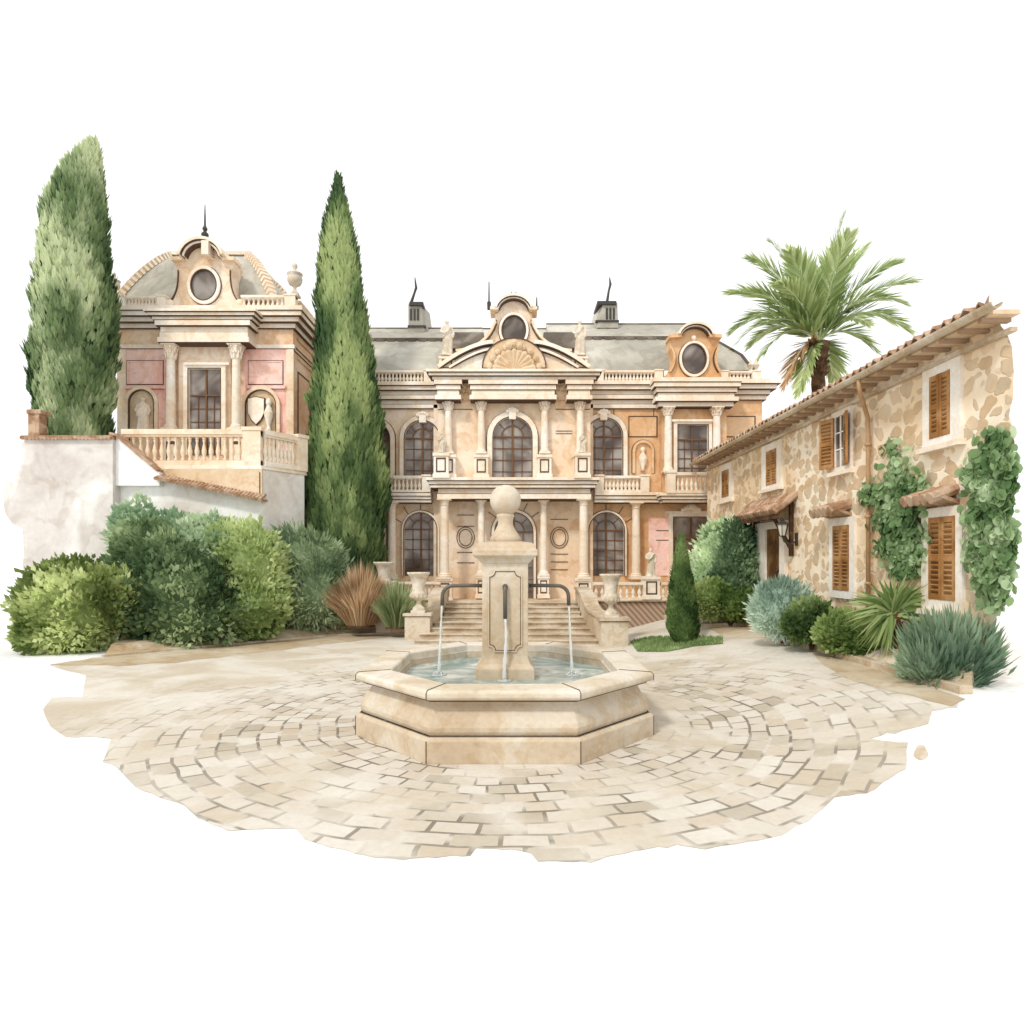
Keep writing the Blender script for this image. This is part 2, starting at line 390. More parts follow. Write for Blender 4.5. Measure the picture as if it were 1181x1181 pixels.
# ================================================================== ground
mb = MB(); xs = [-3000, -300, -60, -30] + GX + [20, 40, 300, 3000]; ys = [-40, 0, 4, 10, 20, 40, 100, 600, 4000]
ids = [[mb.V((x, y, g(x))) for x in xs] for y in ys]
for a, b in zip(ids, ids[1:]):
    for k in range(len(xs) - 1): mb.Fc((a[k], a[k + 1], b[k + 1], b[k]))
struct(build('ground', mb, M['groundwhite']))

def sheet(name, pts, mat, dz):
    """flat polygon laid on the ground and following its rise"""
    bm = bmesh.new(); vs = [bm.verts.new((p[0], p[1], 0)) for p in pts]
    bm.faces.new(vs)
    for gx in GX:
        bmesh.ops.bisect_plane(bm, geom=bm.verts[:] + bm.edges[:] + bm.faces[:], plane_co=(gx, 0, 0), plane_no=(1, 0, 0))
    bmesh.ops.triangulate(bm, faces=bm.faces[:])
    for v in bm.verts: v.co.z = g(v.co.x) + dz
    bmesh.ops.recalc_face_normals(bm, faces=bm.faces)
    for f in bm.faces:
        if f.normal.z < 0: f.normal_flip()
    me = bpy.data.meshes.new(name); bm.to_mesh(me); bm.free(); me.materials.append(mat)
    o = bpy.data.objects.new(name, me); COL.objects.link(o); return struct(o)
def ragged(px, step=9, amp=2.2, seed=3):
    o = []
    for (x0, y0), (x1, y1) in zip(px, px[1:]):
        d = math.hypot(x1 - x0, y1 - y0); n = max(1, int(d / step))
        for k in range(n):
            t = k / n; x = x0 + (x1 - x0) * t; y = y0 + (y1 - y0) * t
            nx, ny = -(y1 - y0) / d, (x1 - x0) / d
            a = amp * (noise.noise((x * .07, y * .07, seed)) + .8 * noise.noise((x * .22, y * .22, seed + 5)))
            o.append((x + nx * a, y + ny * a))
    return o
edge = [(57,768),(98,779),(95,803),(60,805),(50,818),(58,838),(76,850),(128,852),(119,878),(139,889),(156,908),(185,920),(213,930),(228,944),(263,958),
        (341,956),(352,969),(420,987),(464,992),(542,987),(549,979),(590,980),(613,984),(620,994),(681,994),(739,980),(780,976),(813,979),(893,967),(934,946),
        (962,919),(1000,915),(1045,887),(1047,857),(1005,853),(1070,835),(1075,820),(1104,816),(1116,803)]
rp = [ground_px(*p) for p in ragged(edge)]
pts = [(p.x, p.y) for p in rp] + [(6.2, 9.0), (6.2, 23), (6.0, 26), (-8.5, 26), (-7.6, 23)]
for q in ((390, 723), (300, 735), (200, 747), (120, 757)):
    p = ground_px(*q); pts.append((p.x, p.y))
sheet('courtyard_paving', pts, M['pave'], .004)
isl = [ground_px(1062 + 8 * math.cos(a) * (1 + .2 * math.sin(3 * a)), 868 + 9 * math.sin(a)) for a in [i * .45 for i in range(14)]]
sheet('paving_patch', [(p.x, p.y) for p in isl], wash('pale_path', ['E4D8C4', 'EADFCE'], .8, k=.78), .004)
# tan verge strips along both beds
lp = [(57,767),(150,768),(240,760),(300,752),(420,738),(500,730),(500,719),(390,724),(300,736),(200,748),(120,758)]
sheet('path', [(p.x, p.y) for p in (ground_px(*q) for q in ragged(lp + lp[:1], 12, 1.6))], M['path'], .008)
lp = [(1113,806),(1098,815),(1040,800),(985,786),(950,768),(930,745),(880,735),(838,736),(812,722),(812,712),(868,716),(880,729)]
sheet('path', [(p.x, p.y) for p in (ground_px(*q) for q in ragged(lp + lp[:1], 12, 1.6, 9))], M['path'], .008)
# lawn under the clipped cone
lp = [(727,741),(745,736),(790,735),(833,736),(834,743),(800,746),(770,752),(735,752)]
lawn = [ground_px(*q) for q in lp]
sheet('lawn_soil', [(p.x, p.y) for p in lawn], wash('lawn_ground', ['6F8A50', '8AA068', 'A3B684'], 1.5, k=.6), .012)
def inpoly(x, y, pl):
    c = False
    for i in range(len(pl)):
        x0, y0 = pl[i - 1][:2]; x1, y1 = pl[i][:2]
        if (y0 > y) != (y1 > y) and x < (x1 - x0) * (y - y0) / (y1 - y0) + x0: c = not c
    return c
mb = MB(); rr = random.Random(2)
bx = [p.x for p in lawn]; by = [p.y for p in lawn]
for _ in range(7000):
    x = rr.uniform(min(bx), max(bx)); y = rr.uniform(min(by), max(by))
    if inpoly(x, y, lawn):
        a = rr.uniform(0, 6.28); d = Vector((math.cos(a) * .5, math.sin(a) * .5, 1)).normalized(); w = Vector((-math.sin(a), math.cos(a), 0))
        mb.leaf((x, y, g(x) + .01), d, w, rr.uniform(.05, .11), .02, .5 + .5 * noise.noise((x * 1.3, y * 1.3, 0)) + rr.uniform(-.15, .15))
o = build('lawn_grass', mb, M['grass'], tone=True); o['kind'] = 'stuff'; tag(o, 'short green grass growing round the clipped cone', 'grass')

# ================================================================== fountain
def octo(w, hw, d, hd):      # half-width, half of front edge, half-depth, half of side edge -> 8 points
    return [(-hw, -d), (hw, -d), (w, -hd), (w, hd), (hw, d), (-hw, d), (-w, hd), (-w, -hd)]
def oct_at(off):             # offset inwards by off
    w, d = 2.03 - off, 2.30 - off
    return octo(w, .905 - off * .42, d, 1.04 - off * .42)
FT = thing('fountain', 'octagonal limestone fountain with a square pillar and a ball on top', 'fountain', FC)
def octloft(mb, prof, close_in=None):
    mb.loops([[(FC.x + a, FC.y + b, z) for a, b in oct_at(o)] for o, z in prof], caps=False)
mb = MB()
octloft(mb, [(.5, 0), (0, 0), (0, .27), (.035, .30), (.06, .31)])
build('plinth', mb, M['fstone'], FT, bevel=.012)
mb = MB()
octloft(mb, [(.10, .302), (.085, .315), (.065, .36), (.06, .41), (.075, .46), (.12, .53), (.17, .60), (.20, .66), (.205, .70), (.17, .71), (.165, .73)])
octloft(mb, [(.48, .73), (.48, .12)])
build('basin', mb, M['fstone'], FT, bevel=.008)
mb = MB()
octloft(mb, [(.48, .735), (.06, .735), (.02, .75), (.0, .775), (0, .83), (.03, .86), (.42, .865), (.45, .85), (.455, .735)])
build('rim', mb, M['frim'], FT, bevel=.012)
mb = MB()
for o_, z_ in ((.085, .303), (.12, .722)):
    q_ = [Vector((FC.x + a, FC.y + b, z_)) for a, b in oct_at(o_ - .03)]
    for k in range(8): mb.tube([q_[k], q_[(k + 1) % 8]], .008, 5)
op = oct_at(-.001); oi = oct_at(.44); ob = oct_at(.0)
for k in range(8):
    a = Vector((op[k][0] + FC.x, op[k][1] + FC.y, 0)); b = Vector((oi[k][0] + FC.x, oi[k][1] + FC.y, 0)); u = Vector((0, 0, 1))
    mb.tube([a + u * .75, a + u * .83, a.lerp(b, .07) + u * .863, b + u * .867], .006, 5)
    mb.tube([a + u * .01, a + u * .27], .006, 5)
build('mortar_joint', mb, M['line'], FT)
w8 = oct_at(.47)
mb = MB(); n = 30
ring0 = [(FC.x + a, FC.y + b) for a, b in w8]
mb.Fc([mb.V((a, b, .64)) for a, b in ring0])
struct(build('water', mb, M['water']))
def sq(h, z, c=FC): return [(c.x - h, c.y - h, z), (c.x + h, c.y - h, z), (c.x + h, c.y + h, z), (c.x - h, c.y + h, z)]
mb = MB(); mb.loops([sq(.43, .1), sq(.43, .78), sq(.425, .80), sq(.37, .86), sq(.345, .93), sq(.338, .97), sq(.338, 2.34)])
PL = build('pillar', mb, M['fstone'], FT, bevel=.012)
mb = MB(); yf = FC.y - .338
def notch(hw, z0, z1, r):
    o = []
    for cx, cz, a0 in ((hw, z0, 180), (hw, z1, 270), (-hw, z1, 0), (-hw, z0, 90)):
        for k in range(6):
            a = R(a0 - 90 * k / 5) if True else 0
            o.append((FC.x + cx + r * math.cos(a), cz + r * math.sin(a)))
    return o
zo0, zo1 = Z(752, yf), Z(657, yf)
mb.ring(notch(.25, zo0, zo1, .085), notch(.232, zo0 + .018, zo1 - .018, .085), yf - .022, yf + .01)
build('panel_moulding', mb, M['fstone'], PL)
mb = MB(); mb.ring(notch(.231, zo0 + .019, zo1 - .019, .085), notch(.222, zo0 + .028, zo1 - .028, .085), yf - .006, yf + .01)
build('panel_groove', mb, M['line'], PL)
mb = MB(); mb.loops([sq(.345, 2.335), sq(.40, 2.40), sq(.455, 2.44), sq(.475, 2.455), sq(.475, 2.53), sq(.44, 2.56), sq(.43, 2.60), sq(.40, 2.64), sq(.25, 2.665)])
build('cap', mb, M['fstone'], FT, bevel=.012)
zb = Z(577, 9.9)
mb = MB(); mb.lathe((FC.x, FC.y, 0), [(.22, 2.64), (.235, 2.68), (.235, 2.72), (.20, 2.78), (.15, 2.85), (.118, 2.92), (.112, 2.97), (.125, 3.03), (.14, 3.06), (.12, 3.10)], 32)
FN = build('finial', mb, M['fstone'], FT, sm=True)
mb = MB(); mb.ball((FC.x, FC.y, zb), .235, 40, 24); build('ball', mb, M['fstone'], FN, sm=True)
zs = Z(675.5, 9.9)
def arc(sgn):
    x0 = FC.x + sgn * .33; x1 = FC.x + sgn * .80
    p = [(x0, FC.y, zs), (x0 + sgn * .2, FC.y, zs + .005), (x1, FC.y, zs)]
    for k in range(1, 7):
        a = R(15 * k); p.append((x1 + sgn * .16 * math.sin(a), FC.y, zs - .16 * (1 - math.cos(a))))
    p.append((p[-1][0] + sgn * .005, FC.y, zs - .30)); return p
for sgn in (-1, 1):
    mb = MB(); mb.tube(arc(sgn), .029, 14); e = arc(sgn)[-1]
    mb.tube([(FC.x + sgn * .335, FC.y, zs), (FC.x + sgn * .36, FC.y, zs)], .05, 14)
    build('spout', mb, M['spout'], FT, sm=True)
    mb = MB()
    pts = [(e[0] + sgn * .05 * t, FC.y - .01 * math.sin(t * 9), e[2] + .03 - (e[2] - .61) * t) for t in [k / 14 for k in range(15)]]
    mb.tube(pts, [.013 + .011 * t + .004 * math.sin(k * 1.7) for k, t in enumerate([k / 14 for k in range(15)])], 8)
    for k in range(7):
        a = k * .9; mb.tube([(pts[-1][0], pts[-1][1], .64), (pts[-1][0] + .05 * math.cos(a), pts[-1][1] + .05 * math.sin(a), .69), (pts[-1][0] + .10 * math.cos(a), pts[-1][1] + .10 * math.sin(a), .64)], .007, 5)
    mb.lathe((pts[-1][0], pts[-1][1], .642), [(.13, 0), (.10, .012), (.06, .006), (.03, .02)], 18)
    tag(build('water_jet', mb, M['jet'], sm=True), 'thin falling water jet from the %s curved spout' % ('left' if sgn < 0 else 'right'), 'water jet', 'jets falling into the basin')
mb = MB(); z1, z0 = Z(676, yf), Z(713, yf)
mb.tube([(FC.x, yf + .05, z1), (FC.x, yf - .04, z1 - .01), (FC.x, yf - .075, z1 - .06), (FC.x, yf - .08, z0)], [.04, .042, .03, .03], 12)
build('spout', mb, M['spout'], FT, sm=True)
mb = MB(); pts = [(FC.x + .012 * math.sin(t * 5), yf - .085 - .06 * t, z0 + .03 - (z0 - .61) * t) for t in [k / 14 for k in range(15)]]
mb.tube(pts, [.016 + .014 * k / 14 + .005 * math.sin(k * 2.1) for k in range(15)], 8)
mb.lathe((pts[-1][0], pts[-1][1], .642), [(.12, 0), (.09, .012), (.05, .006), (.03, .02)], 18)
tag(build('water_jet', mb, M['jet'], sm=True), 'water jet running down the front of the pillar', 'water jet', 'jets falling into the basin')

# ================================================================== building kit
def archpts(x0, x1, yt, yb, n=14, ys=None):
    """px outline, open at the bottom: bottom-left, up, round, down"""
    c = (x0 + x1) / 2; h = (x1 - x0) / 2; ry = h if ys is None else ys - yt; ysp = yt + ry
    return [(x0, yb)] + [(c - h * math.cos(math.pi * k / n), ysp - ry * math.sin(math.pi * k / n)) for k in range(n + 1)] + [(x1, yb)]
def topx(pl, Y): return [(X(a, Y), Z(b, Y)) for a, b in pl]
def ellp(cx, cy, rx, ry, n=28): return [(cx + rx * math.cos(2*math.pi*k/n), cy + ry * math.sin(2*math.pi*k/n)) for k in range(n)]
def bar(mb, x0, y0, x1, y1, wpx, Y, dep):
    w = wpx / 2
    if abs(x0 - x1) < .01: mb.pbox(x0 - w, min(y0, y1), x0 + w, max(y0, y1), Y, dep)
    elif abs(y0 - y1) < .01: mb.pbox(min(x0, x1), y0 - w, max(x0, x1), y0 + w, Y, dep)
    else:
        a, b = P(x0, y0, Y), P(x1, y1, Y); d = (b - a) / 2; nrm = Vector((-d.z, 0, d.x)).normalized() * (w * Y / F)
        mb.obox((a + b) / 2 + Vector((0, dep / 2, 0)), d, (0, dep / 2, 0), nrm)
def arch_window(par, x0, x1, yt, yb, Y, sur=6, wall=.02, mats=None, key=True, ys=None):
    """surround proud of wall plane Y; pane just proud of the wall"""
    mb = MB()
    o = archpts(x0 - sur, x1 + sur, yt - sur, yb, ys=None if ys is None else ys); i = archpts(x0, x1, yt, yb, ys=ys)
    mb.ring(topx(o, Y), topx(i, Y), Y - .16, Y + .03, close=False)
    o2 = archpts(x0 - 1.0, x1 + 1.0, yt - 1.0, yb, ys=ys)
    mb.mi = 1; mb.ring(topx(o2, Y), topx(archpts(x0, x1, yt, yb, ys=ys), Y), Y - .175, Y - .16, close=False)
    mb.ring(topx(archpts(x0 - sur - .9, x1 + sur + .9, yt - sur - .9, yb, ys=ys), Y), topx(o, Y), Y - .06, Y + .03, close=False); mb.mi = 0
    c = (x0 + x1) / 2
    if key:
        for a in (-52, -26, 0, 26, 52):
            p = P(c + 7 * math.sin(R(a)), yt - sur + 3 - 6.5 * math.cos(R(a)), Y - .2); mb.ball(p, .075, 8, 6)
        mb.pbox(c - 4, yt - sur - 2, c + 4, yt + 1, Y - .24, .2)
    w = build('window', mb, [M['stone'], M['line']], par)
    mb = MB(); mb.prism(topx(i, Y), Y - .025, Y + .02); build('pane', mb, M['glass'], w)
    mb = MB(); ysp = (yt + (x1 - x0) / 2) if ys is None else ys; Ym = Y - .06
    bar(mb, c, yt, c, yb, 1.9, Ym - .02, .045); bar(mb, x0, ysp, x1, ysp, 1.6, Ym - .012, .04)
    for t in (.25, .75): bar(mb, x0 + (x1 - x0) * t, ysp, x0 + (x1 - x0) * t, yb, .9, Ym, .035)
    nr = max(2, int((yb - ysp) / 13))
    for k in range(1, nr + 1): bar(mb, x0, ysp + (yb - ysp) * k / (nr + .6), x1, ysp + (yb - ysp) * k / (nr + .6), .9, Ym, .03)
    r = (x1 - x0) * .3
    pr = [(c - r * math.cos(math.pi * k / 10), ysp - r * 1.05 * math.sin(math.pi * k / 10)) for k in range(11)]
    mb.ring(topx(pr, Ym), topx([(c + (a - c) * .9, ysp + (b - ysp) * .9) for a, b in pr], Ym), Ym, Ym + .03, close=False)
    for a in (-45, 45): bar(mb, c + r * math.sin(R(a)), ysp - r * math.cos(R(a)), c + (x1 - x0) * .49 * math.sin(R(a)), ysp - (x1 - x0) * .49 * math.cos(R(a)), .8, Ym, .03)
    build('muntin', mb, M['wood'], w)
    return w
def rect_window(par, x0, x1, yt, yb, Y, sur=5, name='window', rows=3, colsn=2):
    mb = MB(); o = [(x0 - sur, yb), (x0 - sur, yt - sur), (x1 + sur, yt - sur), (x1 + sur, yb)]; i = [(x0, yb), (x0, yt), (x1, yt), (x1, yb)]
    mb.ring(topx(o, Y), topx(i, Y), Y - .15, Y + .03, close=False)
    mb.pbox(x0 - sur - 2, yt - sur - 2.5, x1 + sur + 2, yt - sur, Y - .22, .25)
    mb.mi = 1; mb.ring(topx([(x0 - .9, yb), (x0 - .9, yt - .9), (x1 + .9, yt - .9), (x1 + .9, yb)], Y), topx(i, Y), Y - .165, Y - .15, close=False); mb.mi = 0
    w = build(name, mb, [M['stone'], M['line']], par)
    mb = MB(); mb.prism(topx(i, Y), Y - .025, Y + .02); build('pane', mb, M['glass'], w)
    mb = MB(); Ym = Y - .06; c = (x0 + x1) / 2
    bar(mb, c, yt, c, yb, 1.6, Ym - .012, .04); y3 = yt + (yb - yt) * .3; bar(mb, x0, y3, x1, y3, 1.8, Ym - .02, .045)
    for t in (.25, .75): bar(mb, x0 + (x1 - x0) * t, y3, x0 + (x1 - x0) * t, yb, .8, Ym, .03)
    for k in range(1, rows + 1): bar(mb, x0, y3 + (yb - y3) * k / (rows + .5), x1, y3 + (yb - y3) * k / (rows + .5), .8, Ym, .03)
    build('muntin', mb, M['wood'], w); return w
def column(par, x, ycap, yshaft, yb, Y, hw, mat='stone', ornate=True):
    """x centre px, capital ycap..yshaft, shaft to yb"""
    c = P(x, yb, Y); r = hw * Y / F; z0 = 0; zt = (yb - yshaft) * Y / F; zc = (yb - ycap) * Y / F
    mb = MB(); mb.box(c.x - r * 1.5, c.x + r * 1.5, Y - r * 1.5, Y + r * 1.5, c.z, c.z + r * .5)
    mb.lathe(c, [(r * 1.4, r * .5), (r * 1.45, r * .75), (r * 1.2, r * .95), (r * 1.25, r * 1.15), (r * 1.0, r * 1.4), (r * .99, zt * .4), (r * .86, zt - r * .2), (r * 1.05, zt - r * .1), (r * 1.05, zt)], 18)
    col = build('column', mb, M[mat], par)
    mb = MB(); h = zc - zt; d = Vector((c.x, Y, c.z))
    mb.lathe(d, [(r * .9, zt + .001), (r * .95, zt + h * .4), (r * 1.25, zt + h * .82), (r * 1.4, zt + h * .86)], 16)
    mb.box(c.x - r * 1.55, c.x + r * 1.55, Y - r * 1.55, Y + r * 1.55, c.z + zt + h * .86, c.z + zc - .002)
    if ornate:
        for row, (f0, f1, rr0, rr1) in enumerate(((.02, .45, .95, 1.3), (.35, .8, 1.05, 1.55))):
            for k in range(8):
                a = 2 * math.pi * (k + .5 * row) / 8; u = Vector((math.cos(a), math.sin(a), 0)); t = Vector((-math.sin(a), math.cos(a), 0))
                pts = [d + u * r * rr0 + Vector((0, 0, zt + h * f0)), d + u * r * (rr0 * .5 + rr1 * .5) + Vector((0, 0, zt + h * (f0 * .3 + f1 * .7))), d + u * r * rr1 + Vector((0, 0, zt + h * f1)), d + u * r * (rr1 + .12) + Vector((0, 0, zt + h * (f1 - .12)))]
                mb.tube(pts, [r * .24, r * .22, r * .18, r * .1], 5)
    build('capital', mb, M['stone'], col)
    return col
def pedestal(par, x0, x1, yt, yb, Y, dep=None, name='pedestal', mat='stone'):
    dep = dep or (x1 - x0) * Y / F; mb = MB(); h = yb - yt
    mb.pbox(x0 - 1, yt, x1 + 1, yt + h * .12, Y - .04, dep + .08)
    mb.pbox(x0, yt + h * .12, x1, yb - h * .16, Y, dep); mb.pbox(x0 - 1.2, yb - h * .16, x1 + 1.2, yb, Y - .05, dep + .1)
    w = x1 - x0; i = [(x0 + w * .25, yt + h * .26), (x1 - w * .25, yt + h * .26), (x1 - w * .25, yb - h * .28), (x0 + w * .25, yb - h * .28)]
    o = [(x0 + w * .17, yt + h * .2), (x1 - w * .17, yt + h * .2), (x1 - w * .17, yb - h * .22), (x0 + w * .17, yb - h * .22)]
    mb.mi = 1; mb.ring(topx(o, Y), topx(i, Y), Y - .015, Y + .01); mb.mi = 0
    return build(name, mb, [M[mat], M['line']], par)
BALM = {}
def balustrade(par, p0, p1, zb, zt, n, posts=(True, True), mat='stone', pw=.16, tight=False):
    """p0,p1 = (x,y) in metres; zb..zt; n balusters"""
    p0, p1 = Vector((*p0, 0)), Vector((*p1, 0)); d = p1 - p0; L = d.length; u = d / L; v = Vector((-u.y, u.x, 0)); H = zt - zb
    mb = MB(); mid = (p0 + p1) / 2; U = Vector((0, 0, 1))
    mb.obox(mid + U * (zt - H * .07), u * L / 2, v * .13, U * H * .07)
    mb.obox(mid + U * (zt - H * .17), u * L / 2, v * .09, U * H * .03)
    mb.obox(mid + U * (zb + H * .07), u * L / 2, v * .12, U * H * .07)
    for on, p in ((posts[0], p0 + u * pw), (posts[1], p1 - u * pw)):
        if on: mb.obox(p + U * ((zb + zt) / 2 - H * .02), u * pw, v * .15, U * (H * .48 - .004)); mb.obox(p + U * (zt + H * .01), u * pw * 1.15, v * .18, U * H * .05)
    b = build('balustrade', mb, M[mat], par)
    z0, z1 = zb + H * .14, zt - H * .2; h = z1 - z0
    r = min(.075, L / n * .36); key = (round(h, 2), round(r, 3), mat)
    a0 = pw * 2.2 if posts[0] else 0; a1 = L - (pw * 2.2 if posts[1] else 0); L0 = rootloc(par)
    for k in range(n):
        p = p0 + u * (a0 + (a1 - a0) * (k + .5) / n)
        if key not in BALM:
            bb = MB(); bb.lathe((0, 0, 0), [(r * .8, 0), (r * .8, h * .08), (r * .45, h * .14), (r * .9, h * .3), (r * 1.0, h * .42), (r * .6, h * .62), (r * .4, h * .76), (r * .65, h * .84), (r * .5, h * .9), (r * .8, h * .93), (r * .8, h)], 10)
            o = build('baluster', bb, M[mat], None, sm=True); BALM[key] = o.data
        else:
            o = bpy.data.objects.new('baluster', BALM[key]); COL.objects.link(o)
        o.parent = b; o.location = Vector((p.x, p.y, z0)) - L0
    return b
def cornice(mb, x0, x1, yt, yb, Y, dep, proj, line=True, ends=(True, True)):
    """stack of mouldings between px rows; proj = list of projections (m) top to bottom"""
    n = len(proj); h = (yb - yt) / n
    for k, p in enumerate(proj):
        e0 = p if ends[0] else 0; e1 = p if ends[1] else 0
        a, b = X(x0, Y) - e0, X(x1, Y) + e1
        zt, zb = Z(yt + h * k, Y), Z(yt + h * (k + 1), Y)
        mb.mi = 0; mb.box(a, b, Y - p, Y + dep, zb + (.022 if line else 0), zt)
        if line:
            mb.mi = 1; mb.box(a + .015, b - .015, Y - p + .015, Y + dep, zb - .001, zb + .022); mb.mi = 0  # dark strip under each moulding paints in its shadow gap
def frame_panel(mb, x0, y0, x1, y1, Y, w=1.0, proud=.02):
    mb.ring(topx([(x0, y0), (x1, y0), (x1, y1), (x0, y1)], Y), topx([(x0 + w, y0 + w), (x1 - w, y0 + w), (x1 - w, y1 - w), (x0 + w, y1 - w)], Y), Y - proud, Y + .01)
def lens_oculus(par, cx, cy, rx, ry, Y, fr=3.2, name='oculus'):
    mb = MB(); mb.ring(topx(ellp(cx, cy, rx + fr, ry + fr), Y), topx(ellp(cx, cy, rx, ry), Y), Y - .1, Y + .02)
    mb.mi = 1; mb.ring(topx(ellp(cx, cy, rx + .4, ry + .4), Y), topx(ellp(cx, cy, rx - .8, ry - .8), Y), Y - .105, Y + .01)
    mb.ring(topx(ellp(cx, cy, rx + fr + .8, ry + fr + .8), Y), topx(ellp(cx, cy, rx + fr, ry + fr), Y), Y - .02, Y + .01)
    mb.mi = 2; mb.prism(topx(ellp(cx, cy, rx, ry), Y), Y - .02, Y + .01); mb.mi = 0
    return build(name, mb, [M['stone'], M['line'], M['glass']], par)
def strip(mb, pl, w, Y, y0, y1):
    """a band of px width w along a px polyline"""
    out = []; inn = []
    for i, (x, y) in enumerate(pl):
        a = pl[max(0, i - 1)]; b = pl[min(len(pl) - 1, i + 1)]; dx, dy = b[0] - a[0], b[1] - a[1]; d = math.hypot(dx, dy) or 1
        out.append((x + dy / d * w / 2, y - dx / d * w / 2)); inn.append((x - dy / d * w / 2, y + dx / d * w / 2))
    mb.ring(topx(out, Y), topx(inn, Y), y0, y1, close=False)
def bez(p0, p1, p2, n=10): return [((1-t)**2*p0[0] + 2*t*(1-t)*p1[0] + t*t*p2[0], (1-t)**2*p0[1] + 2*t*(1-t)*p1[1] + t*t*p2[1]) for t in [k / n for k in range(n + 1)]]
def statue_mesh(h):
    """draped standing figure of height h at the origin, facing -y"""
    mb = MB(); L = []; n = 22
    for t, rx, ry, dx in ((0, .17, .15, 0), (.05, .165, .145, 0), (.25, .145, .125, .01), (.45, .135, .11, .02), (.55, .13, .10, .02), (.62, .105, .085, .01), (.72, .125, .09, 0), (.79, .135, .08, 0), (.83, .10, .065, 0), (.85, .05, .045, 0), (.88, .042, .042, 0)):
        fold = max(0, .6 - t) * .16
        L.append([(h * (dx + rx * math.cos(a) * (1 + fold * math.sin(7 * a))), h * ry * math.sin(a) * (1 + fold * math.sin(7 * a + 1)), h * t) for a in [2*math.pi*k/n for k in range(n)]])
    mb.loops(L)
    mb.ball((0, -.01 * h, h * .925), h * .058, 12, 10, (.85, .95, 1.2)); mb.ball((0, .02 * h, h * .945), h * .058, 10, 8)
    mb.tube([(-.12 * h, 0, .79 * h), (-.17 * h, -.03 * h, .65 * h), (-.10 * h, -.12 * h, .60 * h), (-.02 * h, -.13 * h, .63 * h)], [.042 * h, .036 * h, .03 * h, .028 * h], 8)
    mb.tube([(.12 * h, 0, .79 * h), (.18 * h, -.01 * h, .64 * h), (.16 * h, -.06 * h, .50 * h)], [.042 * h, .036 * h, .026 * h], 8)
    mb.tube([(.10 * h, -.06 * h, .8 * h), (0, -.10 * h, .66 * h), (-.12 * h, -.08 * h, .5 * h)], [.03 * h, .035 * h, .03 * h], 8)
    mb.box(-.17 * h, .17 * h, -.15 * h, .15 * h, -.005 * h, .03 * h)
    return mb
def place(mb, loc, rz=0):
    c, s = math.cos(rz), math.sin(rz)
    mb.v = [(loc[0] + a * c - b * s, loc[1] + a * s + b * c, loc[2] + z) for a, b, z in mb.v]; return mb
def statue(x, yt, yb, Y, label, name='statue', rz=0, group=None):
    p = P(x, yb, Y); h = (yb - yt) * Y / F
    o = build(name, place(statue_mesh(h), (0, 0, 0), rz), M['statue'], None, remesh=h * .022); o.location = p
    return tag(o, label, 'statue', group)
def urn(x, yt, yb, Y, label, hw, lid=False, group=None):
    p = P(x, yb, Y); h = (yb - yt) * Y / F; r = hw * Y / F; t = thing('urn', label, 'urn', p, group)
    mb = MB()
    mb.box(p.x - r * .62, p.x + r * .62, p.y - r * .62, p.y + r * .62, p.z, p.z + h * .07)
    mb.lathe(p, [(r * .6, h * .07), (r * .55, h * .12), (r * .25, h * .2), (r * .2, h * .28), (r * .32, h * .31)], 20)
    build('foot', mb, M['statue'], t)
    mb = MB()
    if lid:
        mb.lathe(p, [(r * .25, h * .3), (r * .75, h * .36), (r * .98, h * .46), (r, h * .55), (r * .85, h * .62), (r * 1.05, h * .65), (r * 1.05, h * .68), (r * .5, h * .73), (r * .25, h * .78), (r * .2, h * .82), (r * .36, h * .88), (r * .34, h * .95), (r * .05, h)], 20)
    else:
        mb.lathe(p, [(r * .3, h * .3), (r * .68, h * .36), (r * .78, h * .45), (r * .62, h * .52), (r * .55, h * .56), (r * .6, h * .72), (r * .75, h * .88), (r, h * .96), (r * 1.02, h), (r * .85, h), (r * .5, h * .8)], 22)
        for k in range(12):
            a = 2 * math.pi * k / 12; mb.ball((p.x + r * .68 * math.cos(a), p.y + r * .68 * math.sin(a), p.z + h * .41), r * .14, 6, 5, (1, 1, 1.6))
    build('bowl', mb, M['statue'], t, sm=True); return t
# ================================================================== palazzo
PZ = thing('palazzo', 'cream and ochre baroque mansion with grey roof, columns and balustrades behind the fountain', 'mansion', (0, 25, 0))
Yw, Yc, Yr = 25.0, 24.3, 24.5
def wallbox(name, x0, x1, yt, z0, Y, dep, mat):
    mb = MB(); mb.box(X(x0, Y), X(x1, Y), Y, Y + dep, z0, Z(yt, Y)); return build(name, mb, M[mat], PZ)
FLOOR = .93
wallbox('wall', 398, 500, 440, 0, Yw, 6, 'cream')
wallbox('wall', 500, 684, 430, 0, Yw - .1, 6.08, 'cream')
wallbox('wall', 684, 757, 440, 0, Yw, 6, 'ochre')
wallbox('wall', 757, 879, 436, 0, Yw + .01, 5.98, 'ochre')
# projecting centre, upper floor
mb = MB(); mb.pbox(505, 436, 681, 553, Yc, .58); build('wall', mb, M['cream'], PZ)
# projecting right bay, upper floor
mb = MB(); mb.pbox(764, 440, 838, 575, Yr, .49); build('wall', mb, M['ochre'], PZ)
mb = MB(); pass
mb = MB()
for a in ((726, 481, 757, 503), (838, 481, 870, 503)):
    mb.pbox(*a, Yw - .03, .06); mb.mi = 1; frame_panel(mb, a[0] - 1.2, a[1] - 1.2, a[2] + 1.2, a[3] + 1.2, Yw, 1.2, .022); mb.mi = 0
build_split('wall_panel', mb, [M['ochre'], M['line']], PZ)
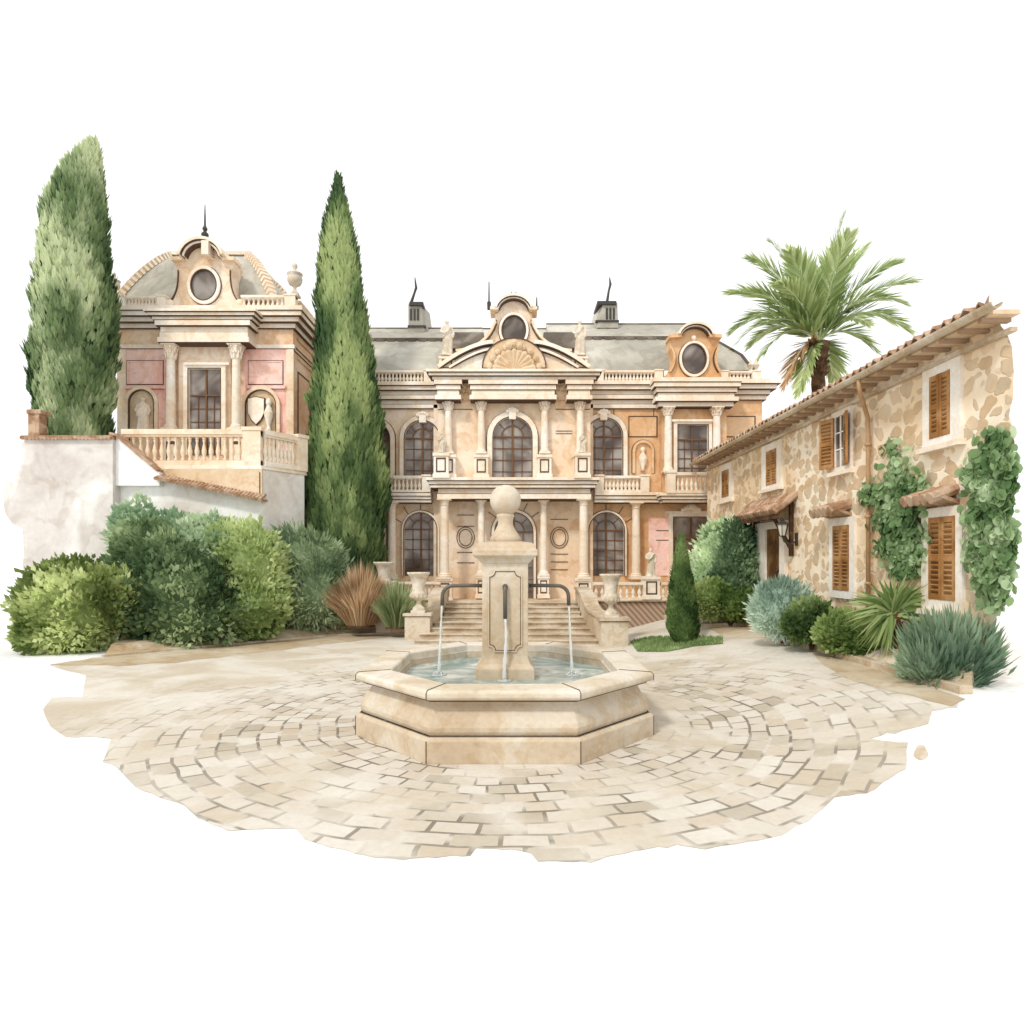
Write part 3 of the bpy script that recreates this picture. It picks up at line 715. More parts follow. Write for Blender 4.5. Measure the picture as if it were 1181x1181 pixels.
# balcony slab + ground floor architrave of centre
mb = MB(); cornice(mb, 497, 686, 551, 563, 23.75, 1.2, (.16, .08, .02))
cornice(mb, 506, 680, 563.5, 576, 23.95, .9, (.02, .05))
build('balcony_slab', mb, [M['stone'], M['line']], PZ)
mb = MB(); cornice(mb, 398, 497, 569, 580, Yw - .45, .44, (.12, .06, 0), ends=(True, False)); cornice(mb, 686, 764, 568, 580, Yw - .45, .44, (.12, .06, 0), ends=(False, False))
cornice(mb, 765, 840, 569, 580, Yr - .55, .54, (.14, .08, 0))
build_split('ledge', mb, [M['stone'], M['line']], PZ)
# main cornices of the wings
mb = MB(); cornice(mb, 398, 505, 443, 472, Yw, .3, (.42, .34, .2, .22, .08, .1), ends=(True, False))
cornice(mb, 681, 757, 442, 472, Yw, .3, (.42, .34, .2, .22, .08, .1), ends=(False, False))
cornice(mb, 845, 880, 441, 462, Yw, .3, (.5, .38, .2, .1), ends=(False, True))
build_split('cornice', mb, [M['stone'], M['line']], PZ)
mb = MB(); cornice(mb, 762, 842, 438, 470, Yr - .3, .3, (.34, .3, .2, .12, .24, .1)); build_split('cornice', mb, [M['stone'], M['line']], PZ)
# centre entablature
mb = MB(); cornice(mb, 502, 684, 428, 439, Yc - .5, .5, (.3, .22, .1))
for a, b in ((506, 528), (545.5, 638), (657, 679)):
    cornice(mb, a, b, 439, 462, Yc - .45, .45, (.16, .1, .05, .12))
build('entablature', mb, [M['stone'], M['line']], PZ)
mb = MB(); rr = random.Random(5)
for cx in (536.5, 648):
    mb.pbox(cx - 8, 440, cx + 8, 461, Yc - .1, .12)
    for k in range(46):
        p = P(cx + rr.uniform(-6.5, 6.5), rr.uniform(441.5, 459.5), Yc - .11); mb.ball(p, rr.uniform(.05, .09), 6, 5, (1, .7, 1))
build_split('frieze_relief', mb, M['tan'], PZ)
# pediment
pd = [(507, 428)] + bez((507, 428), (545, 398), (592.5, 396), 12) + bez((592.5, 396), (640, 398), (678, 428), 12)[1:] 
mb = MB(); mb.prism(topx(pd, Yc), Yc - .25, Yc + .3)
for off, w, pr in ((0, 4.2, .5), (7.5, 2.6, .4)):
    for sg in (-1, 1):
        pl = [(592.5 + sg * (a - 592.5), b + off * .9) for a, b in bez((678 - off * 1.6, 427 - off * .9), (642 - off, 400), (616, 399), 10)]
        strip(mb, pl, w, Yc, Yc - pr, Yc); mb.mi = 1; strip(mb, [(a, b + (w / 2 + .5)) for a, b in pl], .9, Yc, Yc - pr + .03, Yc); mb.mi = 0
PD = build('pediment', mb, [M['stone'], M['line']], PZ)
mb = MB()
hb = [(593 - 36 * math.cos(math.pi * k / 16), 427.5 - 33 * math.sin(math.pi * k / 16)) for k in range(17)]
mb.prism(topx(hb, Yc), Yc - .45, Yc - .2)
mb.mi = 1; strip(mb, hb, 1.2, Yc, Yc - .48, Yc - .3); mb.mi = 0
for k in range(11):
    a = math.pi * (k + .5) / 11; c = P(593, 427, Yc - .47); e = P(593 - 21.5 * math.cos(a), 427 - 21.5 * math.sin(a), Yc - .52)
    mb.tube([c, c.lerp(e, .5), e], [.04, .08, .115], 6); mb.ball(e, .13, 8, 6, (1, .7, 1))
for k in range(9):
    a = math.pi * (k + .5) / 9; mb.ball(P(593 - 29 * math.cos(a), 427 - 27.5 * math.sin(a), Yc - .5), .12, 8, 6, (1, .8, 1))
for x in (-6, 0, 6): mb.ball(P(593 + x, 399 - (6 - abs(x)) * .5, Yc - .55), .15, 8, 6)
build('shell', mb, [M['tan'], M['line']], PD)
# centre dormer
def sym(cx, half): return half + [(2 * cx - a, b) for a, b in half[::-1]]
hl = [(526, 408)] + bez((526, 404), (560, 403), (571, 372), 10) + [(571, 362), (573.5, 361)] + bez((575, 360), (578, 346), (592.5, 345), 8)
mb = MB(); mb.prism(topx(sym(592.5, hl), Yc + .1), Yc + .1, Yc + .75)
for sg in (-1, 1):
    pl = [(592.5 + sg * (592.5 - a), b) for a, b in bez((526, 405.5), (560, 404), (571.5, 372), 10)]
    strip(mb, pl, 2.6, Yc + .1, Yc - .1, Yc + .1); mb.mi = 1; strip(mb, [(a - sg * 1.3, b - 1.6) for a, b in pl], .9, Yc + .1, Yc - .06, Yc + .1)
    strip(mb, [(a + sg * -1.5, b + 2.0) for a, b in pl], .8, Yc + .1, Yc + .03, Yc + .1); mb.mi = 0
    strip(mb, [(592.5 + sg * 27, 358.5), (592.5 + sg * 18, 358.5)], 3.6, Yc + .1, Yc - .2, Yc + .7)
DR = build('dormer', mb, [M['cream'], M['line']], PZ)
mb = MB()
for r0, w, pr in ((1.0, 2.6, .34), (.86, 1.4, .24)):
    pl = [(592.5 - 21 * r0 * math.cos(math.pi * k / 16), 361 - 17.5 * r0 * math.sin(math.pi * k / 16)) for k in range(1, 16)]
    strip(mb, pl, w, Yc + .1, Yc + .1 - pr, Yc + .6); mb.mi = 1; strip(mb, [(592.5 + (a - 592.5) * .93, 361 + (b - 361) * .92) for a, b in pl], .9, Yc + .1, Yc + .12 - pr, Yc + .2); mb.mi = 0
build('arch_cap', mb, [M['stone'], M['line']], DR)
lens_oculus(DR, 592.5, 381.5, 14, 17, Yc + .08)
mb = MB()
for x, y0, y1 in ((564, 325, 357), (619, 343, 357), (590, 337, 344), (595, 337, 344)):
    a = P(x, y1, Yc + .3); b = P(x, y0, Yc + .3); mb.tube([a, a.lerp(b, .25), a.lerp(b, .3), b], [.075, .085, .035, .02], 6)
build_split('spike', mb, M['iron'], DR, gap=.02)
# right dormer
hl = [(769, 438), (769, 431)] + bez((771, 430), (781, 416), (773, 402), 8) + [(772, 392), (775, 391)] + bez((781, 390), (783, 378), (800.5, 377), 8)
Yd = Yr - .15; mb = MB(); mb.prism(topx(sym(800.5, hl), Yd), Yd, Yd + .6)
for sg in (-1, 1):
    pl = [(800.5 + sg * (800.5 - a), b) for a, b in bez((771.5, 430), (781.5, 416), (773.5, 402), 8)]
    strip(mb, pl, 2.2, Yd, Yd - .16, Yd); mb.mi = 1; strip(mb, [(a - sg * 1.6, b) for a, b in pl], .9, Yd, Yd - .1, Yd); mb.mi = 0
    strip(mb, [(800.5 + sg * 30, 390), (800.5 + sg * 16, 389)], 3.8, Yd, Yd - .25, Yd + .5)
D2 = build('dormer', mb, [M['ochre'], M['line']], PZ)
mb = MB()
for r0, w, pr in ((1.0, 2.6, .34), (.84, 1.4, .22)):
    pl = [(800.5 - 20 * r0 * math.cos(math.pi * k / 16), 391 - 15.5 * r0 * math.sin(math.pi * k / 16)) for k in range(1, 16)]
    strip(mb, pl, w, Yd, Yd - pr, Yd + .5); mb.mi = 1; strip(mb, [(800.5 + (a - 800.5) * .92, 391 + (b - 391) * .91) for a, b in pl], .9, Yd, Yd - pr + .02, Yd); mb.mi = 0
mb.ball(P(800, 390, Yd - .05), .1, 10, 8); build('arch_cap', mb, [M['stone'], M['line']], D2)
lens_oculus(D2, 800, 414.5, 14, 17.5, Yd - .01)
# roofs (mansard): px rows at their own depth
def roof(x0, x1, top, mid, low, hip0=0, hip1=0):
    mb = MB(); ya, yb, yc = Yw + .25, Yw + 1.5, Yw + 3.2; ye = 30.9
    za, zb, zc = Z(low, ya), Z(mid, yb), Z(top, yc)
    a0, a1 = X(x0, Yw), X(x1, Yw)
    prof = [(ya, za), (ya + .35, za + (zb - za) * .42), (yb, zb), (yc, zc), (ye, zc)]
    def hx(k): return (0, .35, 1.25, 1.7, 1.7)[k]
    L = [(a0 + hip0 * hx(k), a1 - hip1 * hx(k), y, z) for k, (y, z) in enumerate(prof)]
    ids = [(mb.V((p, y, z)), mb.V((q, y, z))) for p, q, y, z in L]
    for a, b in zip(ids, ids[1:]): mb.Fc((a[0], a[1], b[1], b[0]))
    lo = [mb.V((L[0][0], ye, za)), mb.V((L[0][1], ye, za))]
    mb.Fc([i[0] for i in ids] + [lo[0]]); mb.Fc([i[1] for i in ids] + [lo[1]])
    mb.mi = 1
    # dark break line with scallops, ridge roll and hip rolls
    xa, xb = L[2][0], L[2][1]; n = int((xb - xa) / .42)
    for k in range(n):
        u = xa + (xb - xa) * (k + .5) / n; hw = (xb - xa) / n / 2
        pl = [(u - hw, zb + .05), (u + hw, zb + .05)] + [(u + hw * math.cos(math.pi * j / 6), zb + .01 - .13 * math.sin(math.pi * j / 6)) for j in range(7)]
        mb.prism(pl, yb - .11, yb - .07)
    mb.mi = 1; mb.tube([(L[3][0], yc, zc), (L[3][1], yc, zc)], .05, 6); mb.tube([(L[2][0], yb, zb + .03), (L[2][1], yb, zb + .03)], .04, 6)
    for s, h in ((0, hip0), (1, hip1)):
        if h: mb.tube([Vector((l[s], l[2], l[3])) for l in L[:4]], .07, 6)
    return build('roof', mb, [M['roof'], M['roofdark']], PZ)
RL = roof(398, 552, 379, 392, 428)
RC = roof(552.2, 634.8, 379.5, 392.4, 427.5)
RR = roof(635, 872, 374, 390, 427.5, 0, 1)
mb = MB(); ya = Yw + .9
for x0, x1, o in ((520, 557, 0), (628, 664, 0)): mb.prism_yz([(ya - .3, Z(404, ya)), (ya + .7, Z(376, ya)), (ya + 1.6, Z(376, ya)), (ya + 1.6, Z(404, ya))], X(x0, ya), X(x1, ya))
for x0, x1 in ((399, 502), (684, 766), (830, 876)): mb.pbox(x0, 427, x1, 444, Yw + .02, .12)
build_split('attic', mb, M['roofdark'], PZ)
def chimney(par, pl, dx, sp):
    Y = Yw + 2.6; mb = MB()
    a = topx(pl, Y); mb.loops([[(p, Y, q) for p, q in a], [(p + dx, Y + 1.1, q) for p, q in a]])
    xs_ = [p for p, q in pl]; x0, x1 = min(xs_), max(xs_); yt = min(q for p, q in pl)
    mb.mi = 1; mb.pbox(x0 + 1, yt - 2, x1 - 2, yt + 2, Y - .1, 1.3)
    c = (pl[1][0] + pl[2][0]) / 2
    for k in (-4, 0, 4): mb.pbox(c + k - 1.2, yt + 6, c + k + 1.2, yt + 19, Y - .03, .05)
    mb.pbox(pl[0][0] - 1, pl[0][1] - 9, pl[3][0] + 1, pl[0][1] - 7, Y - .05, .2)
    b = [P(x, y, Y + .4) for x, y in sp]; mb.tube(b, [.07, .05, .06, .02][:len(b)], 6)
    mb.mi = 0
    return build('chimney', mb, [M['roof'], M['iron']], par)
chimney(RL, [(471, 384), (471, 350), (485, 350), (490, 384)], .25, [(474, 350), (478, 338), (480, 332), (478.5, 320)])
chimney(RR, [(688, 378), (696, 349), (712, 349), (713, 378)], -.25, [(700, 349), (702, 336), (704, 328), (703, 320)])
# roof balustrades
for x0, x1, n in ((420, 499, 14), (686, 764, 14)):
    balustrade(PZ, (X(x0, Yw - .2), Yw - .2), (X(x1, Yw - .2), Yw - .2), Z(443, Yw - .2), Z(428, Yw - .2), n)
balustrade(PZ, (X(829, Yw - .2), Yw - .2), (X(876, Yw - .2), Yw - .2), Z(441, Yw - .2), Z(429, Yw - .2), 6)
mb = MB()
for x in (866, 872): mb.lathe(P(x, 429, Yw - .2), [(.12, 0), (.05, .1), (.14, .25), (.05, .36), (.02, .48)], 10)
build_split('finial', mb, M['statue'], PZ, gap=.01)
# gallery balustrades
for x0, x1, n in ((400, 497, 16), (686, 748, 9)):
    balustrade(PZ, (X(x0, Yw - .42), Yw - .42), (X(x1, Yw - .42), Yw - .42), Z(568, Yw - .42), Z(549, Yw - .42), n)
mb = MB(); mb.pbox(748.5, 547, 763, 568, Yw - .42, .4); build('parapet', mb, M['ochre'], PZ)
balustrade(PZ, (X(768, Yr - .6), Yr - .6), (X(838, Yr - .6), Yr - .6), Z(569, Yr - .6), Z(545, Yr - .6), 9)
# windows
arch_window(PZ, 467.5, 507, 486, 550, Yw); arch_window(PZ, 676, 717, 483, 550, Yw); arch_window(PZ, 413, 450, 488, 550, Yw)
arch_window(PZ, 569, 613, 482, 552, Yc, 7)
arch_window(PZ, 467, 504, 592, 664, Yw, 3, key=False); arch_window(PZ, 679, 719, 592, 664, Yw, 3, key=False)
arch_window(PZ, 408, 443, 594, 664, Yw, 3, key=False)
arch_window(PZ, 571, 614, 592, 690, Yw - .1, 4, key=False)
rect_window(PZ, 781, 815, 491, 545, Yr); rect_window(PZ, 776, 818, 597, 676, Yw, 5, 'door')
mb = MB()
for k in range(7): mb.ball(P(797 + (k - 3) * 3, 588 - (3 - abs(k - 3)) * 1.2, Yw - .25), .09 + .02 * (3 - abs(k - 3)), 8, 6)
build('door_crest', mb, M['stone'], PZ)
# voussoir lines, rustication lines, ovals: real proud fillets
mb = MB()
for cx in (699, 485):
    for a in (-62, -35, 0, 35, 62): bar(mb, cx + 25 * math.sin(R(a)), 615 - 27 * math.cos(R(a)), cx + 34 * math.sin(R(a)), 615 - 37 * math.cos(R(a)), .8, Yw - .025, .04)
for a in (-50, -25, 25, 50): bar(mb, 592.5 + 27 * math.sin(R(a)), 615 - 29 * math.cos(R(a)), 592.5 + 38 * math.sin(R(a)), 615 - 38 * math.cos(R(a)), .8, Yw - .125, .04)
for cx, ys_ in ((537, (594, 607, 637, 649)), (645, (599, 639, 648, 657))):
    for y in ys_: bar(mb, cx - 10, y, cx + 10, y, .8, Yw - .125, .04)
    for r in (0, 2.6): mb.ring(topx(ellp(cx, 620, 10.5 - r, 12.5 - r), Yw - .1), topx(ellp(cx, 620, 9.7 - r, 11.7 - r), Yw - .1), Yw - .13, Yw - .09)
for y in (612, 623): bar(mb, 757, y, 773, y, .9, Yw - .03, .05)
for y in (497, 500): bar(mb, 641, y, 660, y, .7, Yc - .02, .03)
bar(mb, 505, 472, 545, 472, .8, Yc - .02, .03); bar(mb, 641, 472, 681, 472, .8, Yc - .02, .03)
for x in (708, 754): bar(mb, x, 472, x, 484, .7, Yw - .02, .03)
build_split('groove_line', mb, M['line'], PZ, gap=.02)
mb = MB(); mb.pbox(748, 598, 773, 664, Yw - .02, .03); build('painted_panel', mb, M['pink'], PZ)
# niche with vase in the right wing
mb = MB(); mb.ring(topx(archpts(729, 754, 508, 546), Yw), topx(archpts(732, 751, 511, 546), Yw), Yw - .1, Yw + .02, close=False)
mb.mi = 1; mb.ring(topx(archpts(728.2, 754.8, 507.2, 546), Yw), topx(archpts(729, 754, 508, 546), Yw), Yw - .06, Yw + .02, close=False); mb.mi = 0
NI = build('niche', mb, [M['ochre'], M['line']], PZ)
mb = MB(); mb.lathe(P(741.5, 543, Yw - .06), [(.09, 0), (.06, .12), (.16, .38), (.18, .5), (.08, .66), (.06, .72), (.1, .78), (.09, .86), (.01, .92)], 14); build('niche_vase', mb, M['stone'], NI, sm=True)
# columns and pedestals
for x in (517, 555, 628, 669):
    pedestal(PZ, x - 8, x + 8, 524, 551, Yc - .42, .5); column(PZ, x, 462, 473, 524, Yc - .2, 4.3)
for x in (512.5, 673):
    column(PZ, x, 576, 582, 668, 23.9, 5.2, ornate=False)
    pedestal(PZ, x - 8.5, x + 8.5, 667, 694, 23.72, .42)
for x in (555, 627): column(PZ, x, 577, 583, 664, 24.4, 4.2, ornate=False); pedestal(PZ, x - 6, x + 6, 664, 690, 24.26, .3)
for x in (452, 733.5): column(PZ, x, 580, 586, 668, Yw - .3, 5.0, ornate=False)
for x in (770.5, 826.5): column(PZ, x, 470, 479, 545, Yr - .22, 4.5)
# podium
mb = MB(); mb.box(X(440, 24), X(876, 24), 23.4, 26, 0, .90); build('podium', mb, M['tan'], PZ)
# statues on the pediment and beside the windows
for x, w in ((515.5, 'left'), (668.5, 'right')):
    pedestal(PZ, x - 9, x + 9, 411, 428, Yc - .3, .5)
    statue(x, 369, 411, Yc - .05, 'robed stone statue standing on the %s end of the curved pediment' % w, rz=R(12 if w == 'left' else -12), group='statues on the mansion')
for x, w in ((508.5, 'left'), (672, 'right')):
    pedestal(PZ, x - 8.5, x + 8.5, 522, 551, Yc - .75, .3, name='statue_pedestal')
    statue(x, 499, 522, Yc - .58, 'small stone figure on a pedestal beside the %s arched upper window' % w, group='statues on the mansion')

# ================================================================== staircase and terrace
ST = thing('staircase', 'broad pale stone steps with curved side walls climbing to the mansion', 'staircase', (0, 18, 0))
y0s, y1s, nst = 18.3, 22.6, 8
for k in range(nst):
    f = k / nst; xl = X(505, 18.2) + (X(523, 22) - X(505, 18.2)) * f + .25; ya = y0s + (y1s - y0s) * f; z = FLOOR * (k + 1) / nst
    hw = 2.75 - .55 * smooth(0, .6, f)
    mb = MB(); mb.box(-hw, hw, ya, 23.38, z - FLOOR / nst + .002, z - .035); mb.mi = 1; mb.box(-hw + .01, hw - .01, ya + .012, 23.37, z - .036, z - .024); mb.mi = 0; mb.box(-hw - .01, hw + .01, ya - .045, 23.39, z - .025, z)
    build('step', mb, [M['kerb'], M['line']], ST)
for sg in (-1, 1):
    yq = 18.0 if sg > 0 else 19.5
    mb = MB(); path = bez((2.8, yq + .2), (2.42, yq + .8), (2.41, 20.7), 8) + [(2.40, 21.4), (2.38, 22.7)]
    L = []; L2 = []
    for i, (x, y) in enumerate(path):
        a = path[max(0, i - 1)]; b = path[min(len(path) - 1, i + 1)]; d = Vector((b[0] - a[0], b[1] - a[1], 0)).normalized(); nn = Vector((d.y, -d.x, 0)) * .17
        t = i / (len(path) - 1); zt = .70 + .12 * smooth(0, .5, t) + .55 * smooth(.45, 1, t)
        c = Vector((x, y, 0)); 
        q = [c - nn + Vector((0, 0, 0)), c + nn, c + nn + Vector((0, 0, zt)), c - nn + Vector((0, 0, zt))]
        m3 = nn * 1.35; q2 = [c - m3 + Vector((0, 0, zt + .002)), c + m3 + Vector((0, 0, zt + .002)), c + m3 + Vector((0, 0, zt + .08)), c - m3 + Vector((0, 0, zt + .08))]
        f = lambda p: (p.x * sg, p.y, p.z); L.append([f(p) for p in q]); L2.append([f(p) for p in q2])
    mb.loops(L); mb.loops(L2); build('side_wall', mb, M['kerb'], ST)
    mb = MB(); cx = sg * 2.8; mb.box(cx - .37, cx + .37, yq - .3, yq + .35, 0, .72); mb.box(cx - .42, cx + .42, yq - .35, yq + .4, .722, .80)
    mb.mi = 1; mb.box(cx - .38, cx + .38, yq - .31, yq + .36, .70, .7215); mb.mi = 0
    build('newel', mb, [M['kerb'], M['line']], ST)
urn(704.5, 662, 711.6, 18.0, 'stone goblet urn on the right end pier of the steps', 13, group='urns by the steps')
urn(482.8, 660, 706.5, 19.5, 'stone goblet urn on the left end pier of the steps', 13, group='urns by the steps')
TR = thing('terrace', 'raised terrace with balustrade and wall painted with brown shade hatching right of the steps', 'terrace', (4.5, 22, 0))
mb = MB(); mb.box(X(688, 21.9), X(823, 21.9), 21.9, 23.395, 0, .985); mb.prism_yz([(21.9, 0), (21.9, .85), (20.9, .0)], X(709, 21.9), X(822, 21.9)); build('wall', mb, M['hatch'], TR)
mb = MB(); mb.box(X(686, 21.85), X(825, 21.85), 21.84, 23.39, .986, 1.03); build('coping', mb, M['kerb'], TR)
balustrade(TR, (X(684, 22), 22), (X(741, 22), 22), 1.03, 1.62, 8, (False, False)); balustrade(TR, (X(762, 22), 22), (X(823, 22), 22), 1.03, 1.62, 8, (False, True))
pedestal(TR, 742, 761, 665, 691.5, 21.86, .45)
statue(750.5, 632, 665, 22.08, 'small stone figure on the terrace balustrade right of the steps', group='statues on the mansion')
TL = thing('terrace', 'raised terrace with balustrade left of the steps, half hidden by grasses', 'terrace', (-4.5, 22, 0))
mb = MB(); mb.box(X(447, 22.4), X(505, 22.4), 22.4, 23.395, 0, .985); build('wall', mb, M['tan'], TL)
mb = MB(); mb.box(X(446, 22.4), X(507, 22.4), 22.34, 23.39, .986, 1.03); build('coping', mb, M['kerb'], TL)
balustrade(TL, (X(446, 22.5), 22.5), (X(508, 22.5), 22.5), 1.03, 1.62, 10, (True, False))
urn(443, 648, 690, 21.0, 'stone urn on a post behind the grasses by the terrace', 12, group='urns by the steps')
pst = tag(build('stone_post', (lambda mb: (mb.box(X(435, 21), X(451, 21), 20.8, 21.25, 0, Z(690, 21)), mb)[1])(MB()), M['stone']), 'stone post carrying an urn behind the grasses', 'post')

# ================================================================== left pavilion
PV = thing('pavilion', 'pink and cream domed pavilion standing on the raised terrace at left', 'pavilion', (-11, 25, 5.4))
Yp = 24.5; zf = 5.4; YB = 30.5
mb = MB(); mb.box(X(136, Yp), X(338, Yp), Yp, YB, zf, Z(372, Yp)); build('wall', mb, M['peach'], PV)
mb = MB(); xr = X(338, Yp)
for y0, y1, z0, z1 in ((24.95, 28.5, Z(388, Yp), Z(384, Yp)), (24.95, 28.5, Z(410, Yp), Z(407, Yp))): mb.box(xr, xr + .05, y0, y1, z0, z1)
mb.mi = 1
for y in (374, 398, 403): mb.box(xr, xr + .03, Yp + .05, YB, Z(y + 1, Yp), Z(y, Yp))
for a, b in ((25.0, 25.06), (26.5, 26.56)): mb.box(xr, xr + .03, a, b, zf + .4, Z(425, Yp))
mb.box(xr, xr + .03, 25.0, 26.56, Z(425, Yp), Z(424, Yp)); mb.mi = 2; mb.box(xr, xr + .02, 27.2, 28.6, zf, Z(450, Yp)); mb.mi = 0
build('side_moulding', mb, [M['tan'], M['line'], M['glass']], PV)
mb = MB(); mb.pbox(138, 402, 191, 520, Yp - .03, .05); mb.pbox(281, 402, 331, 520, Yp - .03, .05); build_split('painted_panel', mb, M['pink'], PV)
mb = MB()
for a in ((147, 416.5, 188, 443), (287, 416.5, 326, 443)):
    frame_panel(mb, a[0], a[1], a[2], a[3], Yp - .03, 1.1, .03)
    mb.mi = 1; frame_panel(mb, a[0] - .9, a[1] - .9, a[2] + .9, a[3] + .9, Yp - .03, .9, .015); mb.pbox(a[0] - 2, a[3] + 5, a[2] + 2, a[3] + 6, Yp - .045, .03); mb.mi = 0
    mb.pbox(a[0] - 3, a[3] + 1.5, a[2] + 3, a[3] + 5, Yp - .12, .1)
build_split('wall_panel', mb, [M['pink'], M['line']], PV)
mb = MB()
mb.pbox(135, 398, 145, 520, Yp - .04, .06); mb.pbox(330, 398, 338.5, 520, Yp - .05, .06)
build_split('corner_pilaster', mb, M['cream'], PV)
# niches with reliefs
mb = MB()
for x0, x1 in ((150, 180), (284, 320)):
    mb.ring(topx(archpts(x0 - 4, x1 + 4, 446, 520), Yp), topx(archpts(x0, x1, 450, 520), Yp), Yp - .14, Yp, close=False)
    mb.mi = 1; mb.ring(topx(archpts(x0, x1, 450, 520), Yp), topx(archpts(x0 + .9, x1 - .9, 450.9, 520), Yp), Yp - .15, Yp, close=False); mb.mi = 2
    mb.prism(topx(archpts(x0, x1, 450, 520), Yp), Yp - .05, Yp); mb.mi = 0
NP1, NP = sorted(build_split('niche', mb, [M['cream'], M['line'], M['tan']], PV), key=lambda o: o.data.vertices[0].co.x)
p = P(165, 502, Yp - .14); o = build('niche_figure', place(statue_mesh(44 * Yp / F), p), M['stone'], NP1, remesh=.03)
mb = MB(); c = P(297, 470, Yp - .06)
sh = [(-9, -12), (0, -14), (9, -12), (9, 4), (5, 12), (0, 17), (-5, 12), (-9, 4)]
mb.prism(topx([(297 + a, 473 + b) for a, b in sh], Yp), Yp - .16, Yp - .04); mb.mi = 1
mb.ring(topx([(297 + a * 1.1, 473 + b * 1.08) for a, b in sh], Yp), topx([(297 + a, 473 + b) for a, b in sh], Yp), Yp - .13, Yp - .04); mb.mi = 0
mb.lathe(P(310, 496, Yp - .16), [(.09, 0), (.06, .15), (.16, .5), (.17, .65), (.07, .9), (.11, 1.0), (.1, 1.12), (.02, 1.2)], 12)
build('coat_of_arms', mb, [M['stone'], M['line']], NP)
# door
rect_window(PV, 219.5, 256, 426.5, 525, Yp - .3, 6, 'door', 4)
mb = MB(); mb.pbox(206, 398, 266, 560, Yp - .29, .28); build('door_surround', mb, M['cream'], PV)
for x in (197, 272.5): column(PV, x, 397, 414, 497, Yp - .5, 5.2); pedestal(PV, x - 8, x + 8, 497, 556, Yp - .72, .5)
mb = MB(); cornice(mb, 136, 338, 358, 380, Yp, .2, (.5, .44, .3, .12), ends=(True, True)); cornice(mb, 136, 338, 398, 403, Yp, .06, (.07,))
mb2 = mb; xr0 = X(338, Yp)
build('cornice', mb, [M['stone'], M['line']], PV)
mb = MB()
for k, (p, (ya, yb)) in enumerate(zip((.5, .44, .3, .12), ((358, 363.5), (363.5, 369), (369, 374.5), (374.5, 380)))):
    mb.box(xr0 - .1, xr0 + p - .003, Yp + .205, YB, Z(yb, Yp) + .022, Z(ya, Yp)); mb.mi = 1; mb.box(xr0 - .1, xr0 + p - .02, Yp + .205, YB, Z(yb, Yp), Z(yb, Yp) + .022); mb.mi = 0
build('cornice', mb, [M['stone'], M['line']], PV)
mb = MB(); cornice(mb, 180, 289, 359, 370, Yp - .75, .75, (.3, .22, .1)); cornice(mb, 186, 285, 371, 396, Yp - .7, .7, (.16, .02, .04, .1)); build('entablature', mb, [M['stone'], M['line']], PV)
# dome
mb = MB(); yc = 27.6; cxp = X(237, 26); prof = []
for y, hw in [(344 - 49 * s_, .6 * (90 - 46 * s_) + .4 * (44 + 46 * math.sqrt(1 - s_ * s_))) for s_ in [math.sin(k * math.pi / 20) for k in range(10)] + [1.0]]:
    h = hw * yc / F / (1 + .8 * hw / F); prof.append((h, Z(y, yc - .8 * h)))
lp = [[(cxp - h, yc - h * .8, z), (cxp + h, yc - h * .8, z), (cxp + h, yc + h * .8, z), (cxp - h, yc + h * .8, z)] for h, z in prof]
mb.loops(lp); DM = build('dome_roof', mb, M['roof'], PV)
mb = MB()
for c in range(4):
    pts = [Vector(l[c]) for l in lp]; dense = []
    for a, b in zip(pts, pts[1:]):
        for k in range(3): dense.append(a.lerp(b, k / 3))
    dense.append(pts[-1])
    for k in range(len(dense) - 1):
        a, b = dense[k], dense[k + 1]; d = (b - a); d1 = d.normalized(); s1 = Vector((1 if c in (1, 2) else -1, 0, 0)); 
        mb.mi = 0 if k % 2 == 0 else 1; w = .15 if k % 2 == 0 else .135
        h_ = Vector((-d1.y, d1.x, 0)).normalized(); mb.obox((a + b) / 2, d * .505, h_ * (w * 1.1), d1.cross(h_) * (w * .8))
    mb.mi = 0
mb.obox((cxp, yc, prof[-1][1] + .06), (prof[-1][0] + .15, 0, 0), (0, prof[-1][0] * .8 + .15, 0), (0, 0, .07))
# inner cream border of the front facet
build('hip_rib', mb, [M['stone'], M['tan']], DM)
# dormer of the pavilion
Yq = Yp + .1
hl = [(184, 359), (186, 353)] + bez((192, 352), (207, 345), (206, 318), 8) + [(203, 308), (201, 303), (210, 301)] + bez((213, 296), (217, 284), (236, 283), 8)
mb = MB(); mb.prism(topx(sym(236, hl), Yq), Yq, Yq + .75)
for sg in (-1, 1):
    pl = [(236 + sg * (236 - a), b) for a, b in bez((190, 352), (207, 345), (206, 312), 10)]
    mb.mi = 1; strip(mb, pl, 1.1, Yq, Yq - .06, Yq + .01); mb.mi = 0
    mb.ball(P(236 + sg * 41, 351, Yq - .05), .2, 12, 8, (1, .6, 1))
    strip(mb, [(236 + sg * 36, 300.5), (236 + sg * 23, 300.5)], 4, Yq, Yq - .2, Yq + .5)
DP = build('dormer', mb, [M['cream'], M['line']], PV)
mb = MB()
for r0, w, pr in ((1.0, 3.2, .4), (.84, 2.2, .3)):
    pl = [(236 - 25 * r0 * math.cos(math.pi * k / 18), 302 - 22.5 * r0 * math.sin(math.pi * k / 18)) for k in range(1, 18)]
    strip(mb, pl, w, Yq, Yq - pr, Yq + .6); mb.mi = 1; strip(mb, [(236 + (a - 236) * .93, 302 + (b - 302) * .92) for a, b in pl], 1, Yq, Yq + .03 - pr, Yq); mb.mi = 0
mb.pbox(232, 277, 240, 293, Yq - .46, .5); build('arch_cap', mb, [M['stone'], M['line']], DP)
lens_oculus(DP, 236, 329.5, 15, 18, Yq - .01, 4)
